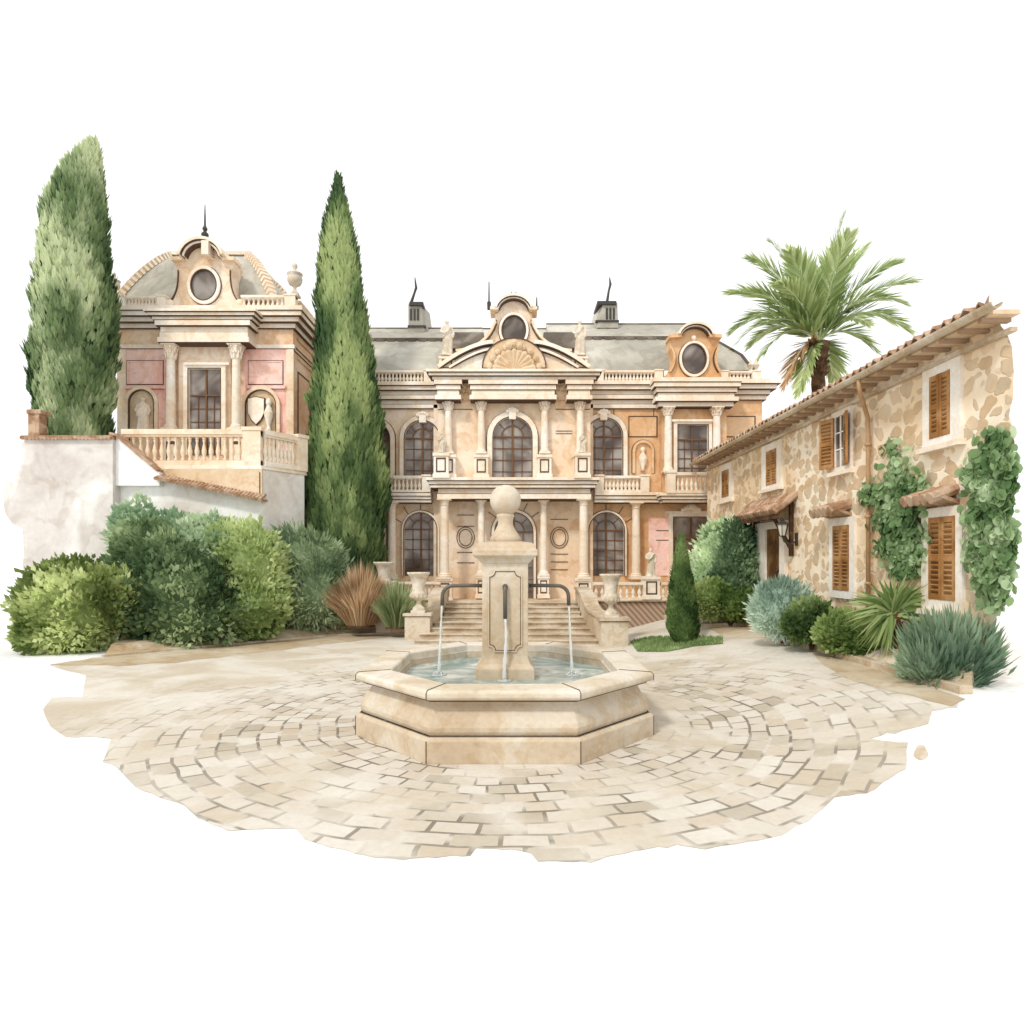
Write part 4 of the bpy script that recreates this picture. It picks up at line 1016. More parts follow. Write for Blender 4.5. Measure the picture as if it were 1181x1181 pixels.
mb = MB(); mb.pbox(184, 353, 288, 359, Yq - .35, .6); build('dormer_sill', mb, M['stone'], DP)
mb = MB(); b = P(236.4, 278, Yq + .1); u = Yq / F
mb.lathe(b, [(4 * u, 0), (2 * u, 3 * u), (4 * u, 6 * u), (4.2 * u, 8 * u), (1.6 * u, 11 * u), (3 * u, 14 * u), (1.2 * u, 18 * u), (.9 * u, 30 * u), (.4 * u, 42 * u)], 10); build('finial', mb, M['iron'], PV)
balustrade(PV, (X(136, Yp - .1), Yp - .1), (X(193, Yp - .1), Yp - .1), Z(359, Yp), Z(344, Yp), 9)
balustrade(PV, (X(279, Yp - .1), Yp - .1), (X(342, Yp - .1), Yp - .1), Z(361, Yp), Z(343, Yp), 9, (False, True), pw=.2)
balustrade(PV, (X(342, Yp - .1) - .1, Yp + .3), (X(342, Yp - .1) - .1, 30), Z(361, Yp), Z(343, Yp), 14, (False, False))
urn(340, 303, 343, Yp, 'lidded stone urn on the right roof corner of the pink pavilion', 8.5, True, 'lidded urns on the pavilion')
urn(131.5, 314, 344, Yp, 'lidded stone urn on the left roof corner of the pink pavilion', 6.5, True, 'lidded urns on the pavilion')
mb = MB(); mb.pbox(124, 343, 140, 375, Yp + .25, .8); mb.pbox(129, 372, 138, 392, Yp + .3, .5); build('corner_bracket', mb, M['stone'], PV)

# ================================================================== white walls at left
Yt = 20.6
TW = thing('terrace_wall', 'tall white retaining wall with stone balustrade below the pink pavilion', 'retaining wall', (-10, 20.6, 0))
xa, xb, xc = X(130, Yt), X(301, Yt), X(351, 22.1)
mb = MB()
mb.prism_xy([(xa, Yt), (xb, Yt), (xc, 22.1), (-7.7, 23.2), (-8.0, 31), (xa, 31)], 0, Z(541, Yt)); build('wall', mb, M['white'], TW)
mb = MB(); tri = [(130, 502), (134, 502), (184, 545), (184, 560), (130, 560)]
mb.prism(topx(tri, Yt - .25), Yt - .25, Yt - .01); build('stair_wall', mb, M['white'], TW)
mb = MB()
pl = [(128, 500.5), (136, 502), (184, 543)]; strip(mb, pl, 3.2, Yt - .25, Yt - .36, Yt - .0)
build('coping', mb, M['tile'], TW)
mb = MB(); mb.prism(topx([(180, 541), (303, 541), (303, 572), (180, 548)], Yt), Yt - .06, Yt + .0); mb.mi = 1; mb.prism(topx([(300, 545), (301, 545), (301, 571), (300, 571)], Yt), Yt - .075, Yt - .06); mb.mi = 0
build('side_panel', mb, [M['tan'], M['line']], TW)
mb = MB(); a = P(181, 549, Yt - .2); b = P(304, 574, Yt - .2); n = 30; u = (b - a).normalized()
for k in range(n):
    p = a.lerp(b, (k + .5) / n); mb.tube([p + Vector((0, .25, .10)), p + Vector((0, -.2, -.09))], (b - a).length / n * .52, 8)
mb.obox((a + b) / 2 + Vector((0, .1, -.07)), (b - a) / 2, (0, .25, 0), (0, 0, .03)); build('tile_cap', mb, M['tile'], TW)
mb = MB(); mb.prism_xy([(xa + .5, Yt - .06), (xb + .03, Yt - .06), (xc + .05, 22.08), (xc + .05, 22.6), (xa + .5, 22.6)], Z(541, Yt) + .002, Z(537, Yt)); build('terrace_edge', mb, M['stone'], TW)
zb_, zt_ = Z(537, Yt), Z(495, Yt)
balustrade(TW, (X(140, Yt), Yt + .1), (xb, Yt + .1), zb_, zt_, 17, (False, True), pw=.28, mat='cream'); balustrade(TW, (xb + .02, Yt + .12), (xc, 22.15), zb_, zt_, 8, (False, True), pw=.2, mat='stone')
GW = thing('garden_wall', 'shade-tinted grey white garden wall with a ragged left end below the cypress', 'wall', (-14, 20, 0))
Yg = 20.2
lt = ragged([(8, 745), (20, 700), (27, 660), (26, 610), (14, 604), (4, 590), (6, 560), (24, 540), (22, 515), (27, 506)], 8, 2.5, 4)
pl = [(130, 506)] + [(130, 752)] + [(10, 760)] + lt + [(30, 506)]
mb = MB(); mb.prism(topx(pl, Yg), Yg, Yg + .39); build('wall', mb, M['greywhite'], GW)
mb = MB()
for k in range(24): 
    x = 26 + 104 * (k + .5) / 24; p = P(x, 504, Yg); mb.tube([p + Vector((0, -.12, -.04)), p + Vector((0, .3, .05))], 104 / 24 * Yg / F * .55, 8)
mb.pbox(26, 503, 130, 506.5, Yg - .03, .45); build('coping', mb, M['tile'], GW)
mb = MB(); mb.pbox(32, 476, 45, 503, Yg + .02, .35); mb.pbox(30, 472, 47, 477, Yg - .03, .45); build('pier', mb, M['tile'], GW, bevel=.02)
# ================================================================== stone house (wall plane x = HX, facing -x)
HX = 7.0; YN, YF = 9.1, 23.3
def hY(x): return HX * F / (x - CX)
def hP(x, y, off=0): Y = hY(x); return Vector((HX - off, Y, EYE + (HY - y) * Y / F))
HS = thing('stone_house', 'long rubble stone house with amber shutters and tiled eaves at right', 'house', (9, 16, .55))
zt = 5.86
rag = ragged([(1150, 366), (1162, 384), (1168, 400), (1169, 440), (1165, 480), (1169, 520), (1160, 560), (1164, 620), (1158, 660), (1163, 690), (1150, 712), (1140, 735)], 10, 4, 11)
pl = [(YF, .3), (YF, zt)] + [(hP(*q).y, hP(*q).z) for q in [(1149, 371)] + rag] + [(hP(1140, 740).y, .3)]
mb = MB(); mb.prism_yz(pl, HX, HX + .45)
mb.v = [(a, b * (1.075 if a > HX + .1 and b < 11 else 1), c) for a, b, c in mb.v]
build('wall', mb, M['rubble'], HS)
mb = MB(); mb.prism_yz([(YF - .4, .3), (YF, .3), (YF, zt), (YF - .4, zt)], HX + .452, 12); mb.loops([[(HX, y, zt), (12, y, zt), (9.5, y, 6.6)] for y in (YF - .4, YF)]); build('wall', mb, M['rubble'], HS)
mb = MB(); mb.prism_xy([(7.455, 10.2), (7.455, 10.6), (11.6, 16.4), (12, 16.4)], .3, zt); build('wall', mb, M['rubble'], HS)
mb = MB(); mb.box(11.6, 12, 16.41, YF - .41, .3, zt); build('wall', mb, M['rubble'], HS)
# roof: wavy tiles along the eave
mb = MB(); per = .235; n = int((YF + .3 - 8.8) / per); sub = 6; rows = []
slope = [(6.46, 5.93, 8.78), (6.9, 6.03, 9.42), (9.5, 6.66, 13.0)]
for (x, z, yn) in slope:
    row = []
    for k in range(n * sub + 1):
        y = max(yn, 8.8 + per * k / sub); ph = 2 * math.pi * k / sub
        row.append((x - (.05 * noise.noise((int(k / sub) * 1.7, 0, 0)) if x < 6.5 else 0), y, z + .05 * math.cos(ph) + .02 * noise.noise((int(k / sub) * 2.1, 4, 0))))
    rows.append(row)
ids = [[mb.V(p) for p in r] for r in rows]; idb = [mb.V((p[0], p[1], p[2] - .035)) for p in rows[0]]
for a, b in zip(ids, ids[1:]):
    for k in range(len(a) - 1): mb.Fc((a[k], a[k + 1], b[k + 1], b[k]))
for k in range(len(idb) - 1): mb.Fc((idb[k], idb[k + 1], ids[0][k + 1], ids[0][k]))
RF = build('roof', mb, M['tile'], HS)
mb = MB(); mb.loops([[(9.5, y, 6.62), (12.4, y, 5.9), (12.4, y, 5.85), (9.5, y, 6.57)] for y in (0, 1)]); mb.v = [(a, (YF + .3) if b else a * 1.368, c) for a, b, c in mb.v]; build('rear_slope', mb, M['tile'], RF)
mb = MB(); mb.box(6.62, HX, 8.95, YF + .2, 5.78, 5.84); mb.mi = 1; k = 9.1
while k < YF: mb.box(6.58, HX - .01, k, k + .09, 5.725, 5.779); k += .42
mb.mi = 2; mb.box(HX - .10, HX - .002, 9.0, YF, 5.56, 5.62); mb.mi = 0
build('soffit', mb, [M['tan'], plain('rafter_wood', 'B4967A', .8, k=.85), M['kerb']], HS)
mb = MB(); L = []
for y in (8.72, YF + .3):
    L.append([(6.5 + .085 * math.cos(R(a)), y, 5.855 + .085 * math.sin(R(a))) for a in range(180, 361, 20)] + [(6.5 + .07 * math.cos(R(a)), y, 5.855 + .07 * math.sin(R(a))) for a in range(360, 179, -20)])
mb.loops(L); build('gutter', mb, M['kerb'], HS)
mb = MB(); yp = hY(1006); mb.tube([(6.5, yp - .45, 5.8), (6.5, yp - .45, 5.62), (6.56, yp - .40, 5.5), (6.84, yp - .05, 5.28), (6.91, yp, 5.16), (6.92, yp, 4.9), (6.92, yp, 1.0)], .04, 10)
for z in (4.6, 3.2, 1.9): mb.tube([(6.92, yp, z), (6.92, yp, z + .06)], .062, 10)
build('downpipe', mb, M['pipe'], HS, sm=True)
def yzbox(mb, ya, yb, z0, z1, off, dep=None): mb.box(HX - off, HX - off + (dep or off + .02), ya, yb, z0, z1)
def hwin(fx0, fx1, fyt, fyb, sx0, sx1, syt, syb, sill=True, hood=None, opened=False):
    ya, yb = hY(fx1), hY(fx0); ym = hY((fx0 + fx1) / 2)
    zz = lambda y, Y=None: EYE + (HY - y) * ym / F
    sa, sb = hY(sx1), hY(sx0); z0, z1, s0, s1 = zz(fyb), zz(fyt), zz(syb), zz(syt)
    mb = MB(); e = .06
    mb.loops([[(HX + .02, y, z) for y, z in ((ya, z0), (yb, z0), (yb, z1), (ya, z1))], [(HX - e, y, z) for y, z in ((ya, z0), (yb, z0), (yb, z1), (ya, z1))], [(HX - e, y, z) for y, z in ((sa, s0), (sb, s0), (sb, s1), (sa, s1))], [(HX - .004, y, z) for y, z in ((sa, s0), (sb, s0), (sb, s1), (sa, s1))]], caps=False)
    yzbox(mb, sa, sb, s0, s1, .012, .03)
    w = build('window', mb, M['frame'], HS)
    if sill:
        mb = MB(); yzbox(mb, ya - .06, yb + .06, z0 - .09, z0 - .003, .14); build('sill', mb, M['stone'], w)
    def leafm(p0, p1):       # hinge edge p0 -> p1 (x,y), louvred leaf
        mb = MB(); p0, p1 = Vector((*p0, 0)), Vector((*p1, 0)); d = p1 - p0; u = d.normalized(); nn = Vector((u.y, -u.x, 0)); mid = (p0 + p1) / 2; U = Vector((0, 0, 1)); zc = (s0 + s1) / 2; h = (s1 - s0) / 2; wd = d.length / 2
        for a in (-1, 1): mb.obox(mid + u * a * (wd - .026) + U * zc, u * .026, nn * .022, U * h)
        for z in (s0 + .05, zc, s1 - .05): mb.obox(mid + U * z, u * (wd - .053), nn * .021, U * .045)
        k = int((s1 - s0) / .09)
        for i in range(k):
            z = s0 + .1 + (s1 - s0 - .2) * (i + .5) / k
            mb.obox(mid + U * z, u * (wd - .053), nn * .016 + U * .02, (nn * -.008 + U * .010))
        mb.mi = 1; mb.obox(mid + U * zc, u * (wd - .054), nn * .003, U * (h - .01)); mb.mi = 0
        return build('shutter', mb, [M['shutter'], M['door']], w)
    if opened:
        mb = MB(); yzbox(mb, sa, sb, s0, s1, .03, .012); build('pane', mb, M['glass'], w)
        mb = MB(); yzbox(mb, (sa + sb) / 2 - .02, (sa + sb) / 2 + .02, s0, s1, .05, .018)
        for t in (.35, .68): yzbox(mb, sa, sb, s0 + (s1 - s0) * t - .012, s0 + (s1 - s0) * t + .012, .045, .013)
        build('muntin', mb, M['frame'], w)
        wl = (sb - sa) * .78
        leafm((HX - .08, sb + .01), (HX - .22, sb + wl)); leafm((HX - .08, sa - .01), (HX - .20, sa - wl))
    else:
        m = (sa + sb) / 2; leafm((HX - .05, sb - .01), (HX - .05, m + .006)); leafm((HX - .05, m - .006), (HX - .05, sa + .01))
    if hood:
        hx0, hx1, hy, dz = hood; ha, hb = hY(hx1) + .25, hY(hx0) - .25; z = zz(hy); k = max(5, int((hb - ha) / .2)); mb = MB()
        for i in range(k):
            y = ha + (hb - ha) * (i + .5) / k; mb.tube([(HX + .02, y, z + .16), (HX - .42, y, z)], (hb - ha) / k * .54, 8)
        mb.obox((HX - .2, (ha + hb) / 2, z + .01), (.2, 0, -.07), (0, (hb - ha) / 2, 0), (0, 0, .03)); build('tile_hood', mb, M['tile'], w)
    return w
hwin(832, 846, 535, 577, 834.5, 842.5, 542, 573)
hwin(880.6, 903, 511, 563, 886, 898, 519, 559)
hwin(962, 984, 472, 543, 966, 978, 479, 538, opened=True)
hwin(1067.7, 1111.6, 413, 512, 1076, 1100, 430, 503)
hwin(959, 988, 597, 690, 963.5, 982.5, 606, 681, hood=(949, 990, 591, 0), sill=False)
hwin(1066.5, 1114, 585, 704, 1075, 1106, 596, 692, hood=(1056, 1120, 577, 0))
# door
ya, yb = hY(909), hY(875); da, db = hY(903), hY(886.5); zt2 = EYE + (HY - 602) * hY(892) / F; zd = EYE + (HY - 610) * hY(895) / F
mb = MB(); mb.loops([[(x, y, z) for y, z in pl_] for x, pl_ in ((HX + .02, [(ya, .55), (ya, zt2), (yb, zt2), (yb, .55)]), (HX - .10, [(ya, .55), (ya, zt2), (yb, zt2), (yb, .55)]), (HX - .10, [(da, .55), (da, zd), (db, zd), (db, .55)]), (HX - .004, [(da, .55), (da, zd), (db, zd), (db, .55)]))], close=False, caps=False)
DO = build('door', mb, M['frame'], HS)
mb = MB(); yzbox(mb, da, db, 1.2, zd, .03, .03)
k = 5
for i in range(k): yzbox(mb, da + (db - da) * i / k + .01, da + (db - da) * (i + 1) / k - .01, 1.22, zd - .02, .05, .019)
build('door_leaf', mb, M['door'], DO)
mb = MB(); mb.ball((HX - .09, da + .15, 2.1), .04, 10, 8); build('handle', mb, M['iron'], DO)
mb = MB(); mb.box(HX - .6, HX - .001, ya - .2, yb + .2, .5, 1.0); mb.box(HX - .35, HX - .002, ya - .1, yb + .1, 1.001, 1.2); build('doorstep', mb, M['kerb'], DO)
# canopy
ca, cb = 15.9, 18.9; xo = 6.45; zo, zw = 3.57, 4.02
mb = MB(); k = 17
for i in range(k):
    y = ca + (cb - ca) * (i + .5) / k
    for j in range(4):
        t0, t1 = j / 4, (j + 1.15) / 4; p = lambda t: (HX + (xo - HX) * t, y, zw + (zo - zw) * t + .012 * (j % 2)); mb.tube([p(t0), p(min(t1, 1.03))], (cb - ca) / k * (.50 + .04 * (j % 2)), 7)
CN = build('canopy', mb, M['tile'], HS)
mb = MB(); mb.box(xo + .01, xo + .10, ca + .05, cb - .05, zo - .17, zo - .07)
for y in (ca + .25, (ca + cb) / 2, cb - .25):
    mb.obox(((HX + xo) / 2, y, (zo + zw) / 2 - .12), (( HX - xo) / 2, 0, (zw - zo) / 2), (0, .05, 0), (0, 0, .04))
for y in (ca + .3, cb - .3):
    mb.tube([(HX - .03, y, zo - .95), (xo + .08, y, zo - .15)], .05, 6); mb.box(HX - .09, HX - .003, y - .05, y + .05, zo - 1.1, zw - .1)
build('bracket', mb, M['bark'], CN)
# wall lantern
lx, ly = HX - .36, hY(919.5); lz = EYE + (HY - 622) * ly / F
LN = thing('wall_lantern', 'black iron lantern on a curled bracket right of the house door', 'lantern', (lx, ly, lz))
mb = MB(); mb.tube([(HX - .01, ly, lz - .02), (HX - .15, ly, lz - .12), (HX - .32, ly, lz - .06), (lx, ly, lz + .06)], .022, 8); mb.obox((HX - .02, ly, lz), (.018, 0, 0), (0, .06, 0), (0, 0, .16)); build('bracket', mb, M['iron'], LN)
mb = MB(); u = lz + .06; v0 = 0
mb.lathe((lx, ly, u), [(.05, 0), (.09, .02), (.09, .04)], 6); mb.lathe((lx, ly, u), [(.19, .37), (.20, .39), (.10, .47), (.06, .50), (.07, .53), (.02, .60)], 6)
for k in range(6):
    a = 2 * math.pi * k / 6; mb.tube([(lx + .09 * math.cos(a), ly + .09 * math.sin(a), u + .03), (lx + .17 * math.cos(a), ly + .17 * math.sin(a), u + .38)], .012, 4)
sc8 = lambda m: setattr(m, 'v', [(lx + (a - lx) * .8, ly + (b - ly) * .8, u + (c - u) * .8) for a, b, c in m.v]); sc8(mb); build('frame', mb, M['iron'], LN)
mb = MB(); mb.lathe((lx, ly, u), [(.08, .04), (.155, .37)], 6); sc8(mb); build('lantern_glass', mb, plain('pale_lantern_glass', 'D8D2C4', .2), LN)

# ================================================================== right beds and kerbs
def kerb(name, pts, label, z=.12, w=.09):
    mb = MB(); L = []
    for i, p in enumerate(pts):
        a = Vector((*pts[max(0, i - 1)], 0)); b = Vector((*pts[min(len(pts) - 1, i + 1)], 0)); d = (b - a).normalized(); nn = Vector((d.y, -d.x, 0)) * w; c = Vector((p[0], p[1], g(p[0])))
        L.append([c - nn - Vector((0, 0, .05)), c + nn - Vector((0, 0, .05)), c + nn + Vector((0, 0, z)), c - nn + Vector((0, 0, z))])
    mb.loops(L); return tag(build(name, mb, M['kerb'], bevel=.012), label, 'kerb')
kerb('kerb', [(6.22, 8.9), (6.2, 10), (6.2, 11.5), (6.19, 13), (6.2, 14.5), (6.2, 16.0), (6.95, 16.2)], 'low pale stone kerb along the planted bed before the stone house')
kerb('kerb', [(6.95, 18.2), (6.0, 17.9), (5.3, 18.2), (5.1, 19.5), (5.1, 22.5)], 'low stone kerb round the bush bed at the corner of the stone house')
mb = MB(); mb.loops([[(6.28, y, .5), (6.28, y, .66), (7.0, y, 1.12), (7.0, y, .5)] for y in (0, 1)])
mb.v = [(a, 15.95 if b else (8.95 if a < 6.5 else 9.75), c) for a, b, c in mb.v]
mb.loops([[(5.2, y, .3), (5.2, y, .62), (7.0, y, .9), (7.0, y, .3)] for y in (18.25, 22.5)]); struct(build('planting_bed', mb, M['soil']))
kp = [ground_px(*q) for q in ((118, 758), (200, 750), (300, 741), (390, 733), (472, 731))]
kerb('kerb', [(p.x, p.y) for p in kp], 'low stone kerb edging the bushes on the left', .06, .07)
mb = MB(); L = []
for p in kp: L.append([(p.x, p.y + .08, -.02), (p.x, p.y + .1, .05), (p.x - .2, p.y + .7, .24), (p.x - .5, p.y + 2.0, .28), (p.x - .5, p.y + 2.0, -.02)])
mb.loops(L); struct(build('planting_bed', mb, M['soil']))
# ================================================================== planting
def crown_leaves(mb, pts, L, wd, rnd, upbias=.4, jit=.7, fr=.5, seed=0, off=0.0, tj=.13, tbias=.5, tamp=.75):
    """pts = (position, outward normal, size factor)"""
    for p, nrm, s in pts:
        d = (nrm + Vector((rnd.uniform(-1, 1), rnd.uniform(-1, 1), rnd.uniform(-1, 1))) * jit + Vector((0, 0, upbias))).normalized()
        w = d.cross(Vector((rnd.uniform(-1, 1), rnd.uniform(-1, 1), rnd.uniform(-1, 1)))).normalized()
        q = Vector((p.x * fr + seed, p.y * fr, p.z * fr))
        t = tbias + tamp * noise.noise(q) + tamp * .5 * noise.noise(q * 2.7) + rnd.uniform(-tj, tj)
        sp = rnd.random() < .16
        if sp: d = (d + Vector((0, 0, .5)) + nrm * .6).normalized(); w = d.cross(Vector((rnd.uniform(-1, 1), rnd.uniform(-1, 1), rnd.uniform(-1, 1)))).normalized()
        mb.leaf(p + nrm * (off + rnd.uniform(-.05, .04) + (rnd.uniform(.02, .14) * min(1, L / .18) if sp else 0)), d, w, L * s * rnd.uniform(.7, 1.3), wd * s, max(0, min(1, t)))
def blob_pts(blobs, n, rnd, lump=.18, fr=2.2, seed=0):
    """sample lumpy ellipsoids; skip points deep inside the others"""
    A = [(b[3] * b[4] + b[3] * b[5] + b[4] * b[5]) for b in blobs]; S = sum(A); out = []
    for b, a in zip(blobs, A):
        c = Vector(b[:3]); r = Vector(b[3:6])
        for _ in range(int(n * a / S)):
            d = Vector((rnd.gauss(0, 1), rnd.gauss(0, 1), rnd.gauss(0, 1))).normalized()
            k = 1 + lump * noise.noise(d * fr + c + Vector((seed, 0, 0))) + lump * .7 * noise.noise(d * fr * 2.6 + c)
            p = c + Vector((d.x * r.x, d.y * r.y, d.z * r.z)) * k
            if any(o is not b and sum(((p[i] - o[i]) / (o[3 + i] * .86)) ** 2 for i in range(3)) < 1 for o in blobs): continue
            nrm = Vector((d.x / r.x, d.y / r.y, d.z / r.z)).normalized(); out.append((p, nrm, 1))
    return out
def blob_core(mb, blobs, k=.86, lump=.18, fr=2.2, tone=.25):
    for b in blobs:
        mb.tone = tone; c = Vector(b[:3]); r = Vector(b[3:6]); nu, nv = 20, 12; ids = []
        for j in range(nv + 1):
            th = math.pi * (j + .01) / (nv + .02); row = []
            for i in range(nu):
                ph = 2 * math.pi * i / nu; d = Vector((math.sin(th) * math.cos(ph), math.sin(th) * math.sin(ph), math.cos(th)))
                kk = k * (1 + lump * noise.noise(d * fr + c) + lump * .7 * noise.noise(d * fr * 2.6 + c))
                row.append(mb.V(c + Vector((d.x * r.x, d.y * r.y, d.z * r.z)) * kk))
            ids.append(row)
        for a, bb in zip(ids, ids[1:]):
            for i in range(nu): mb.Fc((a[i], bb[i], bb[(i + 1) % nu], a[(i + 1) % nu]))
    mb.tone = .5
def stems(t, base, tops, mat='bark', r=.04):
    mb = MB()
    for tp in tops:
        b = Vector(base); tp = Vector(tp); m = b.lerp(tp, .5) + Vector((0, 0, .1)); mb.tube([b + Vector((0, 0, -.03)), m, tp], [r, r * .7, r * .35], 6)
    return build('stem', mb, M[mat], t)
def pblob(x, y, rx, rz, Y, ry=None):
    u = Y / F; c = P(x, y, Y); return (c.x, c.y, c.z, rx * u, (ry or rx * .8) * u, rz * u)
def bush(name, label, pxb, cols, n, L, wd, seed, gz=None, upbias=.4, k=.5, jit=.6, fr=.75, tamp=1.0, tbias=.5, group=None, lump=.26, cat='bush'):
    blobs = [pblob(*b) for b in pxb]; rnd = random.Random(seed)
    cx = sum(b[0] for b in blobs) / len(blobs); cy = sum(b[1] for b in blobs) / len(blobs); z = g(cx) if gz is None else gz
    t = thing(name, label, cat, (cx, cy, z), group); mt = leafmat(name + '_leaves_%d' % seed, *cols, k=k)
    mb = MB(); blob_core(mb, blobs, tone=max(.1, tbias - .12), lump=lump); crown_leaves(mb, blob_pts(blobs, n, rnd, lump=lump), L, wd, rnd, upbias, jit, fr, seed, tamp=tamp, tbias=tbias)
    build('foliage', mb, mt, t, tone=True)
    stems(t, (cx, cy, z), [(b[0], b[1], b[2]) for b in blobs]); return t
def profile_tree(name, label, rows, Y, zbase, cols, n, L, wd, seed, k=.5, depth=1.0, group=None, trunk=.16, tamp=.8, fr=(1.1, .45), jit=.35, up=1.1, tbias=.5, light=0):
    """rows: (y px, x left, x right) of the outline at depth Y"""
    rnd = random.Random(seed); pr = [((a + b) / 2, (b - a) / 2, y) for y, a, b in rows]
    cb = P(pr[-1][0], 0, Y); t = thing(name, label, 'tree', (cb.x, Y, zbase), group)
    mt = leafmat(name + '_leaves_%d' % seed, *cols, k=k)
    def at(y):
        for (c0, h0, y0), (c1, h1, y1) in zip(pr, pr[1:]):
            if y <= y1: f = (y - y0) / (y1 - y0); return c0 + (c1 - c0) * f, h0 + (h1 - h0) * f
        return pr[-1][0], pr[-1][1]
    u = Y / F; mb = MB(); mb.tone = max(.1, tbias - .12); nu = 22; ids = []
    def lump(a, y): q = Vector((math.cos(a) * 1.6, math.sin(a) * 1.6, y * .035 + seed)); return 1 + .18 * noise.noise(q) + .17 * noise.noise(q * 2.9)
    y0, y1 = rows[0][0], rows[-1][0]; nv = 44
    for j in range(nv + 1):
        y = y0 + 4 + (y1 - y0 - 4) * j / nv; c, h = at(y)
        if j == nv: h *= .5
        ids.append([mb.V((X(c, Y) + h * .88 * u * lump(a, y) * math.cos(a), Y + h * .88 * depth * u * lump(a, y) * math.sin(a), Z(y, Y))) for a in [2*math.pi*i/nu for i in range(nu)]])
    for a, b in zip(ids, ids[1:]):
        for i in range(nu): mb.Fc((a[i], b[i], b[(i + 1) % nu], a[(i + 1) % nu]))
    mb.Fc(ids[-1]); mb.tone = .5
    W_ = [at(y0 + (y1 - y0) * i / 200)[1] + 1.5 for i in range(201)]; S = sum(W_); cum = []; c_ = 0
    for w in W_: c_ += w / S; cum.append(c_)
    import bisect
    for _ in range(n):
        y = y0 + (y1 - y0) * min(1, (bisect.bisect(cum, rnd.random()) + rnd.random()) / 200); c, h = at(y); a = rnd.uniform(0, 2 * math.pi); lm = lump(a, y)
        p = Vector((X(c, Y) + h * .93 * u * lm * math.cos(a), Y + h * .93 * depth * u * lm * math.sin(a), Z(y, Y) - L * .35)); nr = Vector((math.cos(a), math.sin(a), 0))
        d = (nr * .45 + Vector((0, 0, up)) + Vector((rnd.uniform(-1, 1), rnd.uniform(-1, 1), rnd.uniform(-.6, .6))) * jit).normalized(); w = d.cross(nr + Vector((rnd.uniform(-.5, .5), rnd.uniform(-.5, .5), rnd.uniform(-.5, .5)))).normalized()
        q = Vector((p.x * fr[0] + seed, p.y * fr[0], p.z * fr[1])); tn = tbias + tamp * noise.noise(q) + .4 * noise.noise(q * 2.6) + light * (y1 - y) / (y1 - y0) + rnd.uniform(-.1, .1)
        mb.leaf(p, d, w, L * rnd.uniform(.6, 1.25) * min(1, .45 + h / 20), wd * min(1, .5 + h / 22), max(0, min(1, tn)))
    build('crown', mb, mt, t, tone=True)
    mb = MB(); zt_ = Z(y1 - (y1 - y0) * .3, Y); mb.tube([(cb.x, Y, zbase - .05), (cb.x, Y, zt_)], [trunk, trunk * .6], 8); build('trunk', mb, M['bark'], t)
    return t
G_CY = ('425E36', '6E884E', 'A8B878')
profile_tree('cypress_tree', 'tall dark green cypress standing between the pink pavilion and the mansion',
    [(198,388,392),(230,382,398),(260,375,405),(300,369,412),(350,366,420),(400,364,428),(450,360,435),(500,354,441),(550,348,445),(600,345,446),(640,349,444),(670,358,438),(700,372,425),(715,382,412)], 23.2, 0, G_CY, 17000, .36, .13, 5, tamp=1.2, k=.55, tbias=.42, depth=.72, up=1.5, jit=.25, fr=(.9, .38))
profile_tree('cypress_tree', 'broad pale topped cypress with a slanting tip behind the white garden wall at far left',
    [(158,106,110),(170,99,112),(180,92,114),(200,76,114),(220,64,117),(250,56,120),(280,51,121),(320,47,124),(360,47,130),(400,46,127),(440,43,125),(480,45,124),(500,48,123),(530,52,118)], 22.2, 0, ('455F38', '748B58', 'B6C096'), 15000, .36, .13, 9, tamp=.8, tbias=.30, light=.5, k=.62, up=1.5, jit=.25, fr=(.9, .38))
profile_tree('topiary_cone', 'small clipped green cone tree on the lawn beside the terrace', [(614,784,787),(640,779,792),(670,775,798),(700,771,803),(720,770,806),(735,776,802),(744,784,794)], 16.6, g(X(787, 16.6)), ('3D5A2E', '688644', '93A968'), 7000, .14, .06, 3, trunk=.08, jit=.5, fr=(1.4, .9), k=.56)
YG = ('5E7032', '8C9A56', 'BCC58A'); DG = ('455F3A', '748B5C', 'ACBC8E'); GG = ('627A58', '90A47C', 'BCC8A4')
bush('bush', 'low yellow green bush at the far left foot of the grey white wall', [(88,705,58,45,17.2),(56,690,30,30,17.4),(122,690,34,34,17.3),(86,672,38,24,17.6),(72,733,44,20,16.9),(54,724,28,20,17.0)], YG, 9000, .17, .12, 21, k=.66, tamp=1.1)
bush('bush', 'large dark green bush spreading before the white retaining wall', [(185,675,56,66,18.6),(165,638,30,34,18.7),(160,715,30,30,18.2),(215,712,62,34,18.2),(236,682,42,36,18.7),(200,690,70,48,18.4)], DG, 13000, .19, .12, 22, k=.6, tamp=.85, tbias=.42)
bush('bush', 'pale sage green bush added as the lighter crest of the large dark bush before the white wall', [(238,634,54,34,19.7),(158,618,26,36,19.6),(205,624,38,28,19.7),(285,655,26,36,19.7)], ('7F9C78', 'A6B896', 'C6D0B4'), 7000, .19, .12, 27, k=.62, tbias=.55)  # added bush; its pale leaf colour paints the dark bush's lighter crest
bush('bush', 'light olive green bush right beside the large dark bush', [(290,668,38,58,19.2),(285,700,42,34,18.9),(268,632,30,28,19.3)], ('64803F', '96A766', 'BCC792'), 6500, .18, .11, 23, k=.64, tamp=.6, tbias=.58)
bush('bush', 'rounded grey green bush with feathery sprays near the central cypress', [(350,670,47,56,20.9,26),(362,688,34,36,20.6,24),(335,690,34,34,20.5,24)], GG, 9000, .26, .06, 24, upbias=.2, k=.62, tamp=.7, jit=.5)
